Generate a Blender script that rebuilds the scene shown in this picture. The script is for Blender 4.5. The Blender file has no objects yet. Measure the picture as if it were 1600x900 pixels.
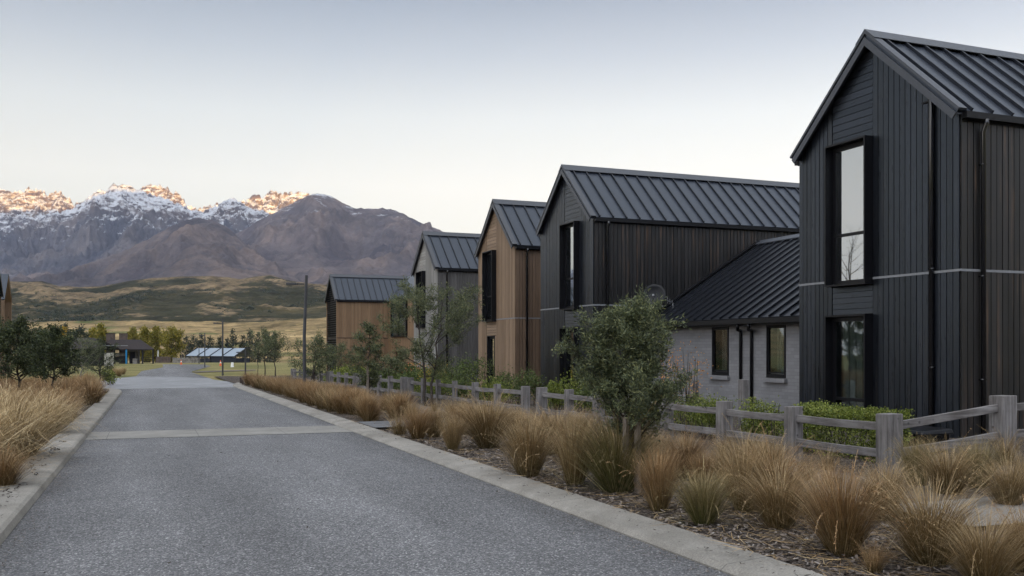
import bpy, math, random
import numpy as np
from mathutils import Vector, Matrix
random.seed(7)
RNG = np.random.default_rng(11)
SC = bpy.context.scene
COL = SC.collection
TH = math.atan(0.393); CT, ST = math.cos(TH), math.sin(TH)
F = 1450.0; HOR = 543.0; CAMH = 1.55

# ------------------------------------------------------------------ survey helpers (street frame: x across the street, y along it)
def gz(x, y):
    d = ST*x + CT*y
    return -0.0069*d - 0.009*max(0.0, d-165.0)
def pw(px, d):
    X = (px-800.0)/F*d
    return (CT*X + ST*d, -ST*X + CT*d)
def pg(px, py):
    d = F*CAMH/(py-553.0)
    return pw(px, d)
def zat(py, d): return CAMH + (HOR-py)/F*d
def on_x(px, xp):
    r = (px-800.0)/F
    d = xp/(CT*r+ST)
    return (-ST*r+CT)*d, d

# ------------------------------------------------------------------ objects
def tag(o, label=None, cat=None, group=None, kind=None):
    if label: o['label'] = label
    if cat: o['category'] = cat
    if group: o['group'] = group
    if kind: o['kind'] = kind
    return o
def empty(name, loc, rz=0.0):
    o = bpy.data.objects.new(name, None); COL.objects.link(o)
    o.location = loc; o.rotation_euler = (0, 0, rz); o.empty_display_size = 0.2
    return o
KIDS = {}
def link(name, me, parent=None, loc=(0,0,0), rz=0.0):
    o = bpy.data.objects.new(name, me); COL.objects.link(o)
    o.location = loc; o.rotation_euler = (0,0,rz)
    if parent is not None:
        o.parent = parent; KIDS.setdefault(parent.name, []).append(o)
    return o
def copy_tree(o, parent=None):
    c = o.copy(); COL.objects.link(c)
    if parent is not None: c.parent = parent; KIDS.setdefault(parent.name, []).append(c)
    for k in KIDS.get(o.name, []): copy_tree(k, c)
    return c

class MB:
    def __init__(s): s.v = []; s.f = []; s.t = None
    def hexa(s, p):
        b = len(s.v); s.v += [tuple(q) for q in p]
        for f in ((0,3,2,1),(4,5,6,7),(0,1,5,4),(1,2,6,5),(2,3,7,6),(3,0,4,7)): s.f.append(tuple(b+i for i in f))
    def box(s, x0,x1,y0,y1,z0,z1):
        s.hexa([(x0,y0,z0),(x1,y0,z0),(x1,y1,z0),(x0,y1,z0),(x0,y0,z1),(x1,y0,z1),(x1,y1,z1),(x0,y1,z1)])
    def poly(s, pts):
        b = len(s.v); s.v += [tuple(p) for p in pts]; s.f.append(tuple(range(b, b+len(pts))))
    def prism(s, pts, d):
        n = len(pts); b = len(s.v)
        s.v += [tuple(p) for p in pts] + [(p[0]+d[0],p[1]+d[1],p[2]+d[2]) for p in pts]
        s.f.append(tuple(range(b+n-1, b-1, -1))); s.f.append(tuple(range(b+n, b+2*n)))
        for i in range(n):
            j = (i+1) % n; s.f.append((b+i, b+j, b+n+j, b+n+i))
    def beam(s, a, b, w, h):
        a = Vector(a); b = Vector(b); d = (b-a).normalized()
        up = Vector((0,0,1)) if abs(d.z) < 0.95 else Vector((0,1,0))
        r = d.cross(up).normalized(); u = r.cross(d)
        P = []
        for c in (a, b):
            P += [c - r*w/2 - u*h/2, c + r*w/2 - u*h/2, c + r*w/2 + u*h/2, c - r*w/2 + u*h/2]
        s.hexa(P)
    def tube(s, pts, rad, n=8, cap=True):
        pts = [Vector(p) for p in pts]
        if not hasattr(rad, '__len__'): rad = [rad]*len(pts)
        b0 = len(s.v); prev = None
        for i, p in enumerate(pts):
            d = (pts[min(i+1,len(pts)-1)] - pts[max(i-1,0)]).normalized()
            if prev is None:
                a = d.orthogonal().normalized()
            else:
                a = (prev - d*prev.dot(d)); a = a.normalized() if a.length > 1e-6 else d.orthogonal().normalized()
            prev = a; c = d.cross(a)
            for k in range(n):
                t = 2*math.pi*k/n; s.v.append(tuple(p + (a*math.cos(t)+c*math.sin(t))*rad[i]))
        for i in range(len(pts)-1):
            for k in range(n):
                k2 = (k+1) % n
                s.f.append((b0+i*n+k, b0+i*n+k2, b0+(i+1)*n+k2, b0+(i+1)*n+k))
        if cap:
            s.f.append(tuple(range(b0+n-1, b0-1, -1)))
            e = b0+(len(pts)-1)*n; s.f.append(tuple(range(e, e+n)))
    def mesh(s, name, mat, smooth=False):
        me = bpy.data.meshes.new(name); me.from_pydata(s.v, [], s.f); me.update()
        if mat: me.materials.append(mat)
        if smooth: me.polygons.foreach_set('use_smooth', [True]*len(me.polygons))
        return me
    def build(s, name, mat, parent=None, loc=(0,0,0), rz=0.0, smooth=False, bevel=0.0):
        o = link(name, s.mesh(name, mat, smooth), parent, loc, rz)
        if bevel:
            m = o.modifiers.new('b', 'BEVEL'); m.width = bevel; m.segments = 2; m.limit_method = 'ANGLE'
        return o

def np_mesh(name, V, Fq, mat, attr=None, smooth=False):
    """V (n,3), Fq (m,4 or 3) arrays"""
    me = bpy.data.meshes.new(name)
    k = Fq.shape[1]; m = len(Fq)
    me.vertices.add(len(V)); me.vertices.foreach_set('co', np.ascontiguousarray(V, dtype=np.float32).ravel())
    me.loops.add(m*k); me.loops.foreach_set('vertex_index', np.ascontiguousarray(Fq, dtype=np.int32).ravel())
    me.polygons.add(m); me.polygons.foreach_set('loop_start', np.arange(0, m*k, k, dtype=np.int32))
    me.polygons.foreach_set('loop_total', np.full(m, k, dtype=np.int32))
    if smooth: me.polygons.foreach_set('use_smooth', np.ones(m, dtype=bool))
    if attr is not None:
        for nm, dat in attr.items():
            a = me.attributes.new(nm, 'FLOAT', 'POINT'); a.data.foreach_set('value', np.ascontiguousarray(dat, dtype=np.float32))
    me.update(); me.validate()
    if mat: me.materials.append(mat)
    return me

# ------------------------------------------------------------------ numpy noise
_perm = np.random.default_rng(5).permutation(512)
def _h(ix, iy, s): return _perm[(_perm[(ix + s*17) & 511] + iy) & 511]
def vnoise(x, y, s=0):
    ix = np.floor(x).astype(int); iy = np.floor(y).astype(int); fx = x-ix; fy = y-iy
    u = fx*fx*fx*(fx*(fx*6-15)+10); v = fy*fy*fy*(fy*(fy*6-15)+10)
    def g(a, b, dx, dy):
        t = _h(a, b, s)*(2*np.pi/512.0); return np.cos(t)*dx + np.sin(t)*dy
    n = (g(ix,iy,fx,fy)*(1-u)+g(ix+1,iy,fx-1,fy)*u)*(1-v) + (g(ix,iy+1,fx,fy-1)*(1-u)+g(ix+1,iy+1,fx-1,fy-1)*u)*v
    return n*1.5
def fbm(x, y, o=5, s=0, gain=0.5):
    r = 0; a = 1.0; t = 0
    for i in range(o):
        r = r + a*vnoise(x*2**i, y*2**i, s+i); t += a; a *= gain
    return r/t
def ridged(x, y, o=5, s=0, gain=0.55):
    r = 0; a = 1.0; t = 0; w = 1.0
    for i in range(o):
        n = 1 - np.abs(vnoise(x*2.05**i, y*2.05**i, s+i)); n = n*n
        r = r + a*n*w; t += a; a *= gain; w = np.clip(n*1.4, 0, 1)
    return r/t

# ------------------------------------------------------------------ materials
class N:
    def __init__(s, name):
        s.m = bpy.data.materials.new(name); s.m.use_nodes = True
        s.nt = s.m.node_tree; s.nt.nodes.clear()
        s.out = s.nt.nodes.new('ShaderNodeOutputMaterial')
        s.b = s.nt.nodes.new('ShaderNodeBsdfPrincipled')
        s.nt.links.new(s.b.outputs[0], s.out.inputs[0])
        s._pos = None
    def n(s, t, **k):
        o = s.nt.nodes.new(t)
        for a, v in k.items(): setattr(o, a, v)
        return o
    def L(s, a, b): s.nt.links.new(a, b)
    def inp(s, sock, v):
        if v is None: return
        if isinstance(v, bpy.types.NodeSocket): s.L(v, sock)
        else: sock.default_value = v if not (isinstance(v, tuple) and len(v) == 3 and sock.type == 'RGBA') else (*v, 1.0)
    def pos(s):
        if s._pos is None: s._pos = s.n('ShaderNodeNewGeometry').outputs['Position']
        return s._pos
    def obj(s): return s.n('ShaderNodeTexCoord').outputs['Object']
    def scale(s, v, sc):
        m = s.n('ShaderNodeMapping'); s.L(v, m.inputs[0]); m.inputs['Scale'].default_value = sc; return m.outputs[0]
    def noise(s, v, sc, det=4.0, rough=0.55, dist=0.0, out=0):
        o = s.n('ShaderNodeTexNoise'); s.L(v, o.inputs['Vector']); o.inputs['Scale'].default_value = sc
        o.inputs['Detail'].default_value = det; o.inputs['Roughness'].default_value = rough; o.inputs['Distortion'].default_value = dist
        return o.outputs[out]
    def voro(s, v, sc, out='Color', feature='F1'):
        o = s.n('ShaderNodeTexVoronoi', feature=feature); s.L(v, o.inputs['Vector']); o.inputs['Scale'].default_value = sc
        return o.outputs[out]
    def ramp(s, f, stops, interp='LINEAR'):
        o = s.n('ShaderNodeValToRGB'); o.color_ramp.interpolation = interp; s.L(f, o.inputs[0])
        e = o.color_ramp.elements
        while len(e) > 1: e.remove(e[-1])
        e[0].position = stops[0][0]; e[0].color = s._c(stops[0][1])
        for p, c in stops[1:]:
            q = e.new(p); q.color = s._c(c)
        return o.outputs[0]
    @staticmethod
    def _c(c): return (c, c, c, 1) if not isinstance(c, tuple) else (*c, 1)
    def math(s, op, a, b=None, clamp=False):
        o = s.n('ShaderNodeMath', operation=op); o.use_clamp = clamp; s.inp(o.inputs[0], a); s.inp(o.inputs[1], b); return o.outputs[0]
    def mix(s, f, a, b, mode='MIX'):
        o = s.n('ShaderNodeMix', data_type='RGBA', blend_type=mode); s.inp(o.inputs[0], f); s.inp(o.inputs[6], a); s.inp(o.inputs[7], b); return o.outputs[2]
    def sep(s, v):
        o = s.n('ShaderNodeSeparateXYZ'); s.L(v, o.inputs[0]); return o.outputs
    def rnd(s): return s.n('ShaderNodeNewGeometry').outputs['Random Per Island']
    def attr(s, nm): return s.n('ShaderNodeAttribute', attribute_name=nm).outputs['Fac']
    def bump(s, h, st=0.3, d=0.01):
        o = s.n('ShaderNodeBump'); o.inputs['Strength'].default_value = st; o.inputs['Distance'].default_value = d; s.L(h, o.inputs['Height'])
        s.L(o.outputs[0], s.b.inputs['Normal'])
    def fin(s, col, rough=0.7, spec=0.3, metal=0.0):
        s.inp(s.b.inputs['Base Color'], col); s.inp(s.b.inputs['Roughness'], rough)
        s.b.inputs['Specular IOR Level'].default_value = spec; s.b.inputs['Metallic'].default_value = metal
        return s.m

def simple(name, col, rough=0.6, spec=0.3, metal=0.0, var=0.15, sc=6.0):
    n = N(name); f = n.noise(n.obj(), sc, 5)
    lo = tuple(c*(1-var) for c in col); hi = tuple(c*(1+var) for c in col)
    c = n.ramp(f, [(0.3, lo), (0.7, hi)])
    r = n.ramp(f, [(0.3, max(rough-0.06, 0)), (0.7, min(rough+0.06, 1))])
    return n.fin(c, r, spec, metal)

def boards_mat(name, c0, c1, streak, streak_amt=0.5, axis=2, rough=0.6, spec=0.25):
    """stained timber boards: one tone per board, grain stretched along the board, weathered streaks"""
    n = N(name); o = n.obj()
    st = [9.0, 9.0, 9.0]; st[axis] = 0.35
    g = n.noise(n.scale(o, tuple(st)), 4.0, 6, 0.65)
    st2 = [14.0]*3; st2[axis] = 0.5
    w = n.noise(n.scale(o, tuple(st2)), 1.0, 5, 0.6)
    c = n.mix(n.ramp(n.rnd(), [(0, 0.0), (.55, .4), (1, 1.0)]), c0, c1)
    c = n.mix(0.75, c, n.ramp(g, [(0.3, 0.55), (0.7, 1.3)]), 'MULTIPLY')
    big = n.noise(o, 0.5, 3)
    m = n.math('MULTIPLY', n.ramp(w, [(0.54, 0.0), (0.68, 1.0)]), n.ramp(big, [(0.42, 0.0), (0.68, 1.0)]))
    c = n.mix(n.math('MULTIPLY', m, streak_amt), c, streak)
    n.bump(g, 0.25, 0.004)
    return n.fin(c, n.ramp(g, [(0.3, rough-0.1), (0.7, rough+0.12)]), spec)

MAT = {}
def mk_materials():
    M = MAT
    M['black_boards'] = boards_mat('black_boards', (0.0028,0.0032,0.0045), (0.012,0.0135,0.018), (0.06,0.05,0.043), 0.5, rough=0.33, spec=0.6)
    for q in (M['black_boards'],): q.node_tree.nodes['Principled BSDF'].inputs['Specular Tint'].default_value = (.74,.86,1.0,1)
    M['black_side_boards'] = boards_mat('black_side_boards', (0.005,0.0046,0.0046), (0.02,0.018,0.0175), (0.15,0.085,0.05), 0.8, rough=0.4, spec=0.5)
    M['black_planks'] = boards_mat('black_planks', (0.003,0.0035,0.0045), (0.013,0.014,0.018), (0.05,0.045,0.04), 0.3, axis=1, rough=0.33, spec=0.6)
    M['black_planks'].node_tree.nodes['Principled BSDF'].inputs['Specular Tint'].default_value = (.74,.86,1.0,1)
    M['brown_boards'] = boards_mat('brown_boards', (0.195,0.13,0.082), (0.29,0.2,0.13), (0.32,0.24,0.18), 0.4)
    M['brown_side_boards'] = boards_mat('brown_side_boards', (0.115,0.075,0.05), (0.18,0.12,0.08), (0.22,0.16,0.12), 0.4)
    M['brown_planks'] = boards_mat('brown_planks', (0.205,0.14,0.09), (0.3,0.208,0.138), (0.32,0.25,0.19), 0.4, axis=1)
    M['grey_boards'] = boards_mat('grey_boards', (0.21,0.2,0.185), (0.31,0.297,0.278), (0.4,0.385,0.365), 0.5)
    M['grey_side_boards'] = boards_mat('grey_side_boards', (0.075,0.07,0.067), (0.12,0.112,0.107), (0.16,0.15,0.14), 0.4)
    M['grey_planks'] = boards_mat('grey_planks', (0.24,0.226,0.207), (0.34,0.325,0.3), (0.36,0.34,0.31), 0.4, axis=1)
    M['orange_boards'] = boards_mat('orange_boards', (0.2,0.122,0.067), (0.275,0.175,0.1), (0.33,0.23,0.15), 0.35)
    M['orange_side_boards'] = M['orange_boards']
    M['orange_planks'] = boards_mat('orange_planks', (0.15,0.09,0.052), (0.22,0.138,0.083), (0.28,0.2,0.13), 0.3, axis=1)
    # roofing steel with oil-canning
    def steel(name, col, rough, spec=0.5):
        n = N(name); o = n.obj()
        f = n.noise(n.scale(o, (1.0, 1.0, 1.0)), 1.3, 3)
        g = n.noise(o, 18.0, 5)
        c = n.mix(0.6, col, n.ramp(g, [(0.3, 0.75), (0.7, 1.2)]), 'MULTIPLY')
        n.bump(f, 0.06, 0.05)
        return n.fin(c, n.ramp(g, [(0.25, rough-0.07), (0.75, rough+0.08)]), spec)
    M['roof_steel'] = steel('roof_steel', (0.03,0.035,0.047), 0.36, 0.55)
    M['roof_steel'].node_tree.nodes['Principled BSDF'].inputs['Specular Tint'].default_value = (.78,.88,1.0,1)
    M['roof_seam'] = steel('roof_seam', (0.012,0.014,0.02), 0.4, 0.45)  # darker than the roof sheet: shaded side of the ribs put into the colour
    M['wing_steel'] = steel('wing_steel', (0.006,0.007,0.0105), 0.33, 0.4)
    M['trim_steel'] = steel('trim_steel', (0.05,0.054,0.064), 0.42)
    M['black_steel'] = steel('black_steel', (0.006,0.006,0.0075), 0.38, 0.25)
    M['pipe_steel'] = steel('pipe_steel', (0.008,0.008,0.01), 0.2, 0.7)
    M['band_steel'] = steel('band_steel', (0.2,0.205,0.215), 0.5)
    # glass
    def glass(key, base, fres):
        n = N(key); nt = n.nt
        gl = n.n('ShaderNodeBsdfGlossy'); gl.inputs['Color'].default_value = (0.92,0.96,0.97,1); gl.inputs['Roughness'].default_value = 0.015
        tr = n.n('ShaderNodeBsdfTransparent'); tr.inputs['Color'].default_value = (0.62,0.67,0.67,1)
        lw = n.n('ShaderNodeLayerWeight'); lw.inputs['Blend'].default_value = 0.35
        mx = n.n('ShaderNodeMixShader'); f = n.math('MULTIPLY_ADD', lw.outputs['Fresnel'], fres); f.node.inputs[2].default_value = base; f.node.use_clamp = True
        wob = n.n('ShaderNodeBump'); wob.inputs['Strength'].default_value = 0.03; wob.inputs['Distance'].default_value = 0.02
        n.L(n.noise(n.obj(), 1.2, 1), wob.inputs['Height']); n.L(wob.outputs[0], gl.inputs['Normal'])
        n.L(f, mx.inputs[0]); n.L(tr.outputs[0], mx.inputs[1]); n.L(gl.outputs[0], mx.inputs[2]); n.L(mx.outputs[0], n.out.inputs[0])
        nt.nodes.remove(n.b); M[key] = n.m
    glass('glass', 0.5, 0.5); glass('clear_glass', 0.07, 0.5)
    M['blind'] = simple('blind', (0.6,0.64,0.66), 0.8)
    M['curtain'] = simple('curtain', (0.5,0.46,0.4), 0.9)
    M['interior'] = simple('interior', (0.18,0.16,0.14), 0.9)
    # painted brick
    n = N('painted_brick'); o = n.obj()
    mp = n.n('ShaderNodeCombineXYZ'); s = n.sep(o); n.L(s[1], mp.inputs[0]); n.L(s[2], mp.inputs[1])
    br = n.n('ShaderNodeTexBrick'); n.L(mp.outputs[0], br.inputs['Vector'])
    br.inputs['Scale'].default_value = 1.0; br.inputs['Brick Width'].default_value = 0.24; br.inputs['Row Height'].default_value = 0.086
    br.inputs['Mortar Size'].default_value = 0.006; br.inputs['Mortar Smooth'].default_value = 0.3
    br.inputs['Color1'].default_value = (0.185,0.183,0.188,1); br.inputs['Color2'].default_value = (0.225,0.222,0.227,1); br.inputs['Mortar'].default_value = (0.165,0.162,0.167,1)
    h = n.math('SUBTRACT', n.math('MULTIPLY', n.noise(o, 25, 5), 0.5), br.outputs['Fac'])
    c = n.mix(0.5, br.outputs['Color'], n.ramp(n.noise(o, 1.2, 5), [(0.3, 0.8), (0.7, 1.15)]), 'MULTIPLY')
    n.bump(h, 0.5, 0.006); M['painted_brick'] = n.fin(c, 0.8, 0.2)
    # weathered fence timber
    def fence(name, axis):
        n = N(name); o = n.obj()
        oi = n.n('ShaderNodeObjectInfo').outputs['Random']
        st = [16.0]*3; st[axis] = 0.8
        ad = n.n('ShaderNodeVectorMath', operation='ADD'); n.L(o, ad.inputs[0])
        cb = n.n('ShaderNodeCombineXYZ'); n.L(n.math('MULTIPLY', oi, 37.0), cb.inputs[0]); n.L(n.math('MULTIPLY', oi, 11.0), cb.inputs[2]); n.L(cb.outputs[0], ad.inputs[1])
        g = n.noise(n.scale(ad.outputs[0], tuple(st)), 2.0, 7, 0.7)
        k = n.noise(ad.outputs[0], 3.0, 4)
        kn = n.voro(n.scale(ad.outputs[0], (5,5,5)), 1.0, 'Distance')
        c = n.ramp(g, [(0.25, (0.062,0.056,0.052)), (0.5, (0.175,0.164,0.158)), (0.75, (0.3,0.285,0.275))])
        c = n.mix(0.6, c, n.ramp(k, [(0.35, (0.55,0.51,0.49)), (0.65, (1.15,1.15,1.17))]), 'MULTIPLY')
        c = n.mix(n.ramp(kn, [(0.06, 0.75), (0.12, 0.0)]), c, (0.045,0.04,0.04))
        n.bump(g, 0.5, 0.006)
        return n.fin(c, 0.85, 0.15)
    M['fence_post'] = fence('weathered_post', 2); M['fence_rail'] = fence('weathered_rail', 1)
    # asphalt
    n = N('asphalt'); p = n.pos()
    v = n.n('ShaderNodeTexVoronoi'); n.L(p, v.inputs['Vector']); v.inputs['Scale'].default_value = 80.0
    chip = n.sep(v.outputs['Color'])[0]
    c = n.ramp(chip, [(0.0, (0.07,0.069,0.071)), (0.45, (0.108,0.107,0.11)), (0.75, (0.142,0.14,0.143)), (0.93, (0.23,0.226,0.225)), (1.0, (0.4,0.39,0.38))])
    fine = n.noise(p, 260.0, 3)
    c = n.mix(0.5, c, n.ramp(fine, [(0.3, 0.6), (0.7, 1.35)]), 'MULTIPLY')
    wear = n.noise(n.scale(p, (1.1, 0.16, 1.0)), 1.0, 5, 0.6)
    c = n.mix(1.0, c, n.ramp(wear, [(0.3, 0.82), (0.7, 1.22)]), 'MULTIPLY')
    xr = n.math('ADD', n.sep(p)[0], n.math('MULTIPLY', n.math('SUBTRACT', n.noise(n.scale(p, (.4,.12,1)), 1.0, 2), .5), 1.0))
    trk = n.ramp(n.math('DIVIDE', n.math('ADD', xr, 1.2), 5.0, True), [(0.0, .78), (.08, .93), (.2, 1.1), (.3, .96), (.42, .93), (.55, 1.1), (.66, 1.12), (.8, .95), (.93, .9), (1.0, .76)])
    c = n.mix(1.0, c, trk, 'MULTIPLY')
    blot = n.noise(p, 0.9, 6, 0.65)
    c = n.mix(0.6, c, n.ramp(blot, [(0.35, 0.85), (0.7, 1.15)]), 'MULTIPLY')
    sc_ = n.noise(n.scale(p, (1.3, 0.28, 1.0)), 1.0, 6, 0.72)
    c = n.mix(n.ramp(sc_, [(0.65, 0.0), (0.75, 0.5)]), c, (0.3,0.3,0.31))
    dst = n.math('MULTIPLY', v.outputs['Distance'], -1.0)
    n.bump(dst, 0.55, 0.012)
    M['asphalt'] = n.fin(c, n.ramp(chip, [(0, 0.85), (1, 0.55)]), 0.35)
    # concrete
    def conc(name, c0, c1, spk=0.3, joint=None):
        n = N(name); p = n.pos()
        a = n.noise(p, 2.2, 7, 0.65); b = n.noise(p, 70, 4); st = n.noise(p, 0.55, 5)
        c = n.ramp(a, [(0.3, c0), (0.7, c1)])
        c = n.mix(spk, c, n.ramp(b, [(0.3, 0.55), (0.7, 1.4)]), 'MULTIPLY')
        c = n.mix(0.7, c, n.ramp(st, [(0.35, 0.8), (0.65, 1.1)]), 'MULTIPLY')
        if joint:
            ax, per, off = joint
            fr = n.math('FRACT', n.math('DIVIDE', n.math('ADD', n.sep(p)[ax], off), per))
            c = n.mix(n.ramp(fr, [(0.0, 0.6), (0.011/per, 0.0)], 'CONSTANT'), c, (0.06,0.06,0.058))
        n.bump(b, 0.3, 0.004)
        return n.fin(c, 0.8, 0.25)
    M['kerb'] = conc('kerb_concrete', (0.195,0.18,0.155), (0.29,0.27,0.238), 0.6, (1, 3.0, 0.4))
    M['strip'] = conc('strip_concrete', (0.195,0.186,0.168), (0.265,0.252,0.228), 0.3, (0, 1.6, 0.7))
    M['crossing'] = conc('crossing_concrete', (0.2,0.202,0.207), (0.265,0.267,0.272), 0.3)
    M['footpath'] = conc('footpath_concrete', (0.085,0.07,0.058), (0.15,0.126,0.106), 0.9)
    M['path_branch'] = conc('path_branch', (0.19,0.183,0.17), (0.27,0.262,0.245), 0.7)
    M['slab'] = conc('slab_concrete', (0.09,0.09,0.093), (0.15,0.15,0.153), 0.4)
    # mulch soil
    n = N('bark_mulch'); p = n.pos()
    v = n.n('ShaderNodeTexVoronoi'); n.L(n.scale(p, (30, 48, 40)), v.inputs['Vector']); v.inputs['Scale'].default_value = 1.0
    c = n.ramp(n.sep(v.outputs['Color'])[0], [(0, (0.03,0.024,0.02)), (0.6, (0.085,0.068,0.056)), (1, (0.2,0.17,0.145))])
    c = n.mix(0.7, c, n.ramp(n.noise(p, 1.5, 5), [(0.3, 0.6), (0.7, 1.3)]), 'MULTIPLY')
    n.bump(n.math('ADD', v.outputs['Distance'], n.noise(p, 12, 4)), 0.8, 0.03); M['mulch'] = n.fin(c, 0.9, 0.15)
    n = N('mulch_chip'); c = n.ramp(n.rnd(), [(0, (0.035,0.028,0.024)), (0.5, (0.10,0.08,0.066)), (0.85, (0.2,0.165,0.14)), (1, (0.32,0.29,0.26))])
    M['chip'] = n.fin(c, 0.85, 0.2)
    # dry lawn
    n = N('dry_lawn'); p = n.pos()
    a = n.noise(p, 0.12, 6, 0.6); b = n.noise(p, 1.6, 6, 0.7); d = n.noise(p, 40, 3)
    c = n.ramp(a, [(0.35, (0.12,0.125,0.045)), (0.5, (0.21,0.185,0.075)), (0.68, (0.28,0.225,0.105))])
    c = n.mix(0.8, c, n.ramp(b, [(0.3, 0.65), (0.7, 1.25)]), 'MULTIPLY')
    c = n.mix(0.8, c, n.ramp(d, [(0.3, 0.55), (0.7, 1.35)]), 'MULTIPLY')
    n.bump(d, 0.6, 0.04); M['lawn'] = n.fin(c, 0.95, 0.1)
    # plants
    def tuss(name, base, mid, tip, pale):
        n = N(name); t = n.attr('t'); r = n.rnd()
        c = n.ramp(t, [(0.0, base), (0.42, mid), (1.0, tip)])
        c = n.mix(n.ramp(r, [(0.72, 0.0), (0.98, 0.85)]), c, pale)
        c = n.mix(1.0, c, n.ramp(n.math('FRACT', n.math('MULTIPLY', r, 17.3)), [(0.0, 0.55), (1.0, 1.3)]), 'MULTIPLY')
        n.b.inputs['Subsurface Weight'].default_value = 0.0
        return n.fin(c, 0.55, 0.25)
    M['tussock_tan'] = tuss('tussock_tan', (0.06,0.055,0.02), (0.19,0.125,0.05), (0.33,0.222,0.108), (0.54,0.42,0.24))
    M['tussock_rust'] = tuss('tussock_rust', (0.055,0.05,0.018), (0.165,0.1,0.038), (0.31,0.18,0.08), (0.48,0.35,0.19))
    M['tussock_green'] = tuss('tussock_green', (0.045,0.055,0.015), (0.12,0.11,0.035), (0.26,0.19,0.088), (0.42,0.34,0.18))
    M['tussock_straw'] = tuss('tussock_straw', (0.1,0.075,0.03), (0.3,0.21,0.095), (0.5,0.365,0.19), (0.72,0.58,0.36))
    def leaf(name, c0, c1, c2, tr=0.25):
        n = N(name); r = n.rnd(); p = n.obj()
        c = n.ramp(r, [(0, c0), (0.6, c1), (1.0, c2)])
        c = n.mix(0.8, c, n.ramp(n.noise(p, 2.8, 4), [(0.3, 0.5), (0.7, 1.5)]), 'MULTIPLY')
        n.fin(c, 0.5, 0.3)
        t = n.n('ShaderNodeBsdfTranslucent'); n.L(c, t.inputs['Color']); mx = n.n('ShaderNodeMixShader'); mx.inputs[0].default_value = tr
        n.L(n.b.outputs[0], mx.inputs[1]); n.L(t.outputs[0], mx.inputs[2]); n.L(mx.outputs[0], n.out.inputs[0])
        return n.m
    M['leaf_dark'] = leaf('leaf_dark', (0.05,0.062,0.036), (0.105,0.125,0.062), (0.22,0.225,0.095))
    M['leaf_olive'] = leaf('leaf_olive', (0.065,0.078,0.042), (0.12,0.138,0.068), (0.22,0.22,0.1))
    M['leaf_deep'] = leaf('leaf_deep', (0.024,0.034,0.016), (0.055,0.072,0.031), (0.12,0.13,0.05))
    M['leaf_hedge'] = leaf('leaf_hedge', (0.065,0.088,0.014), (0.15,0.185,0.03), (0.28,0.29,0.07))
    M['leaf_shrub'] = leaf('leaf_shrub', (0.045,0.068,0.018), (0.092,0.125,0.034), (0.17,0.19,0.06))
    M['leaf_willow'] = leaf('leaf_willow', (0.13,0.13,0.02), (0.24,0.215,0.035), (0.4,0.3,0.05), 0.35)
    M['leaf_yellow'] = leaf('leaf_yellow', (0.22,0.16,0.02), (0.42,0.27,0.035), (0.6,0.4,0.06), 0.35)
    M['leaf_orange'] = leaf('leaf_orange', (0.35,0.16,0.05), (0.5,0.25,0.09), (0.6,0.35,0.15), 0.3)
    M['leaf_pine'] = leaf('leaf_pine', (0.018,0.026,0.016), (0.032,0.045,0.024), (0.055,0.065,0.03), 0.1)
    M['petal'] = leaf('petal', (0.35,0.02,0.025), (0.5,0.04,0.04), (0.6,0.1,0.08))
    M['bark'] = simple('bark', (0.06,0.05,0.043), 0.9, 0.1, var=0.4, sc=30)
    M['bark_pale'] = simple('bark_pale', (0.2,0.18,0.16), 0.9, 0.1, var=0.3, sc=20)
    M['stake'] = simple('stake', (0.2,0.165,0.135), 0.9, 0.1, var=0.3, sc=12)
    M['pole'] = simple('pole', (0.045,0.045,0.048), 0.5, 0.4)
    M['bollard'] = simple('bollard', (0.05,0.035,0.028), 0.8)
    M['shingle'] = simple('shingle', (0.03,0.023,0.022), 0.8, var=0.3, sc=3)
    M['dark_wall'] = simple('dark_wall', (0.02,0.019,0.019), 0.8); M['sheathing'] = simple('sheathing', (0.004,0.004,0.004), 0.9, 0.05)
    M['navy'] = simple('navy', (0.010,0.013,0.02), 0.7)
    M['cream_wall'] = simple('cream_wall', (0.45,0.43,0.38), 0.85)
    M['stone'] = simple('stone', (0.2,0.185,0.165), 0.9, var=0.5, sc=3)
    M['chimney'] = simple('chimney', (0.10,0.075,0.062), 0.9, var=0.35, sc=2)
    M['blue'] = simple('blue', (0.02,0.2,0.42), 0.6)
    M['canvas'] = simple('canvas', (0.25,0.295,0.34), 0.4, 0.5, var=0.08, sc=0.4)
    M['white'] = simple('white', (0.75,0.75,0.73), 0.6)
    M['cone'] = simple('cone_orange', (0.75,0.12,0.03), 0.5)
    M['bottle_blue'] = simple('bottle_blue', (0.35,0.5,0.6), 0.35); M['bottle_tan'] = simple('bottle_tan', (0.55,0.35,0.15), 0.4)
    M['litter'] = simple('litter', (0.05,0.04,0.033), 0.9, var=0.4)
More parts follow.
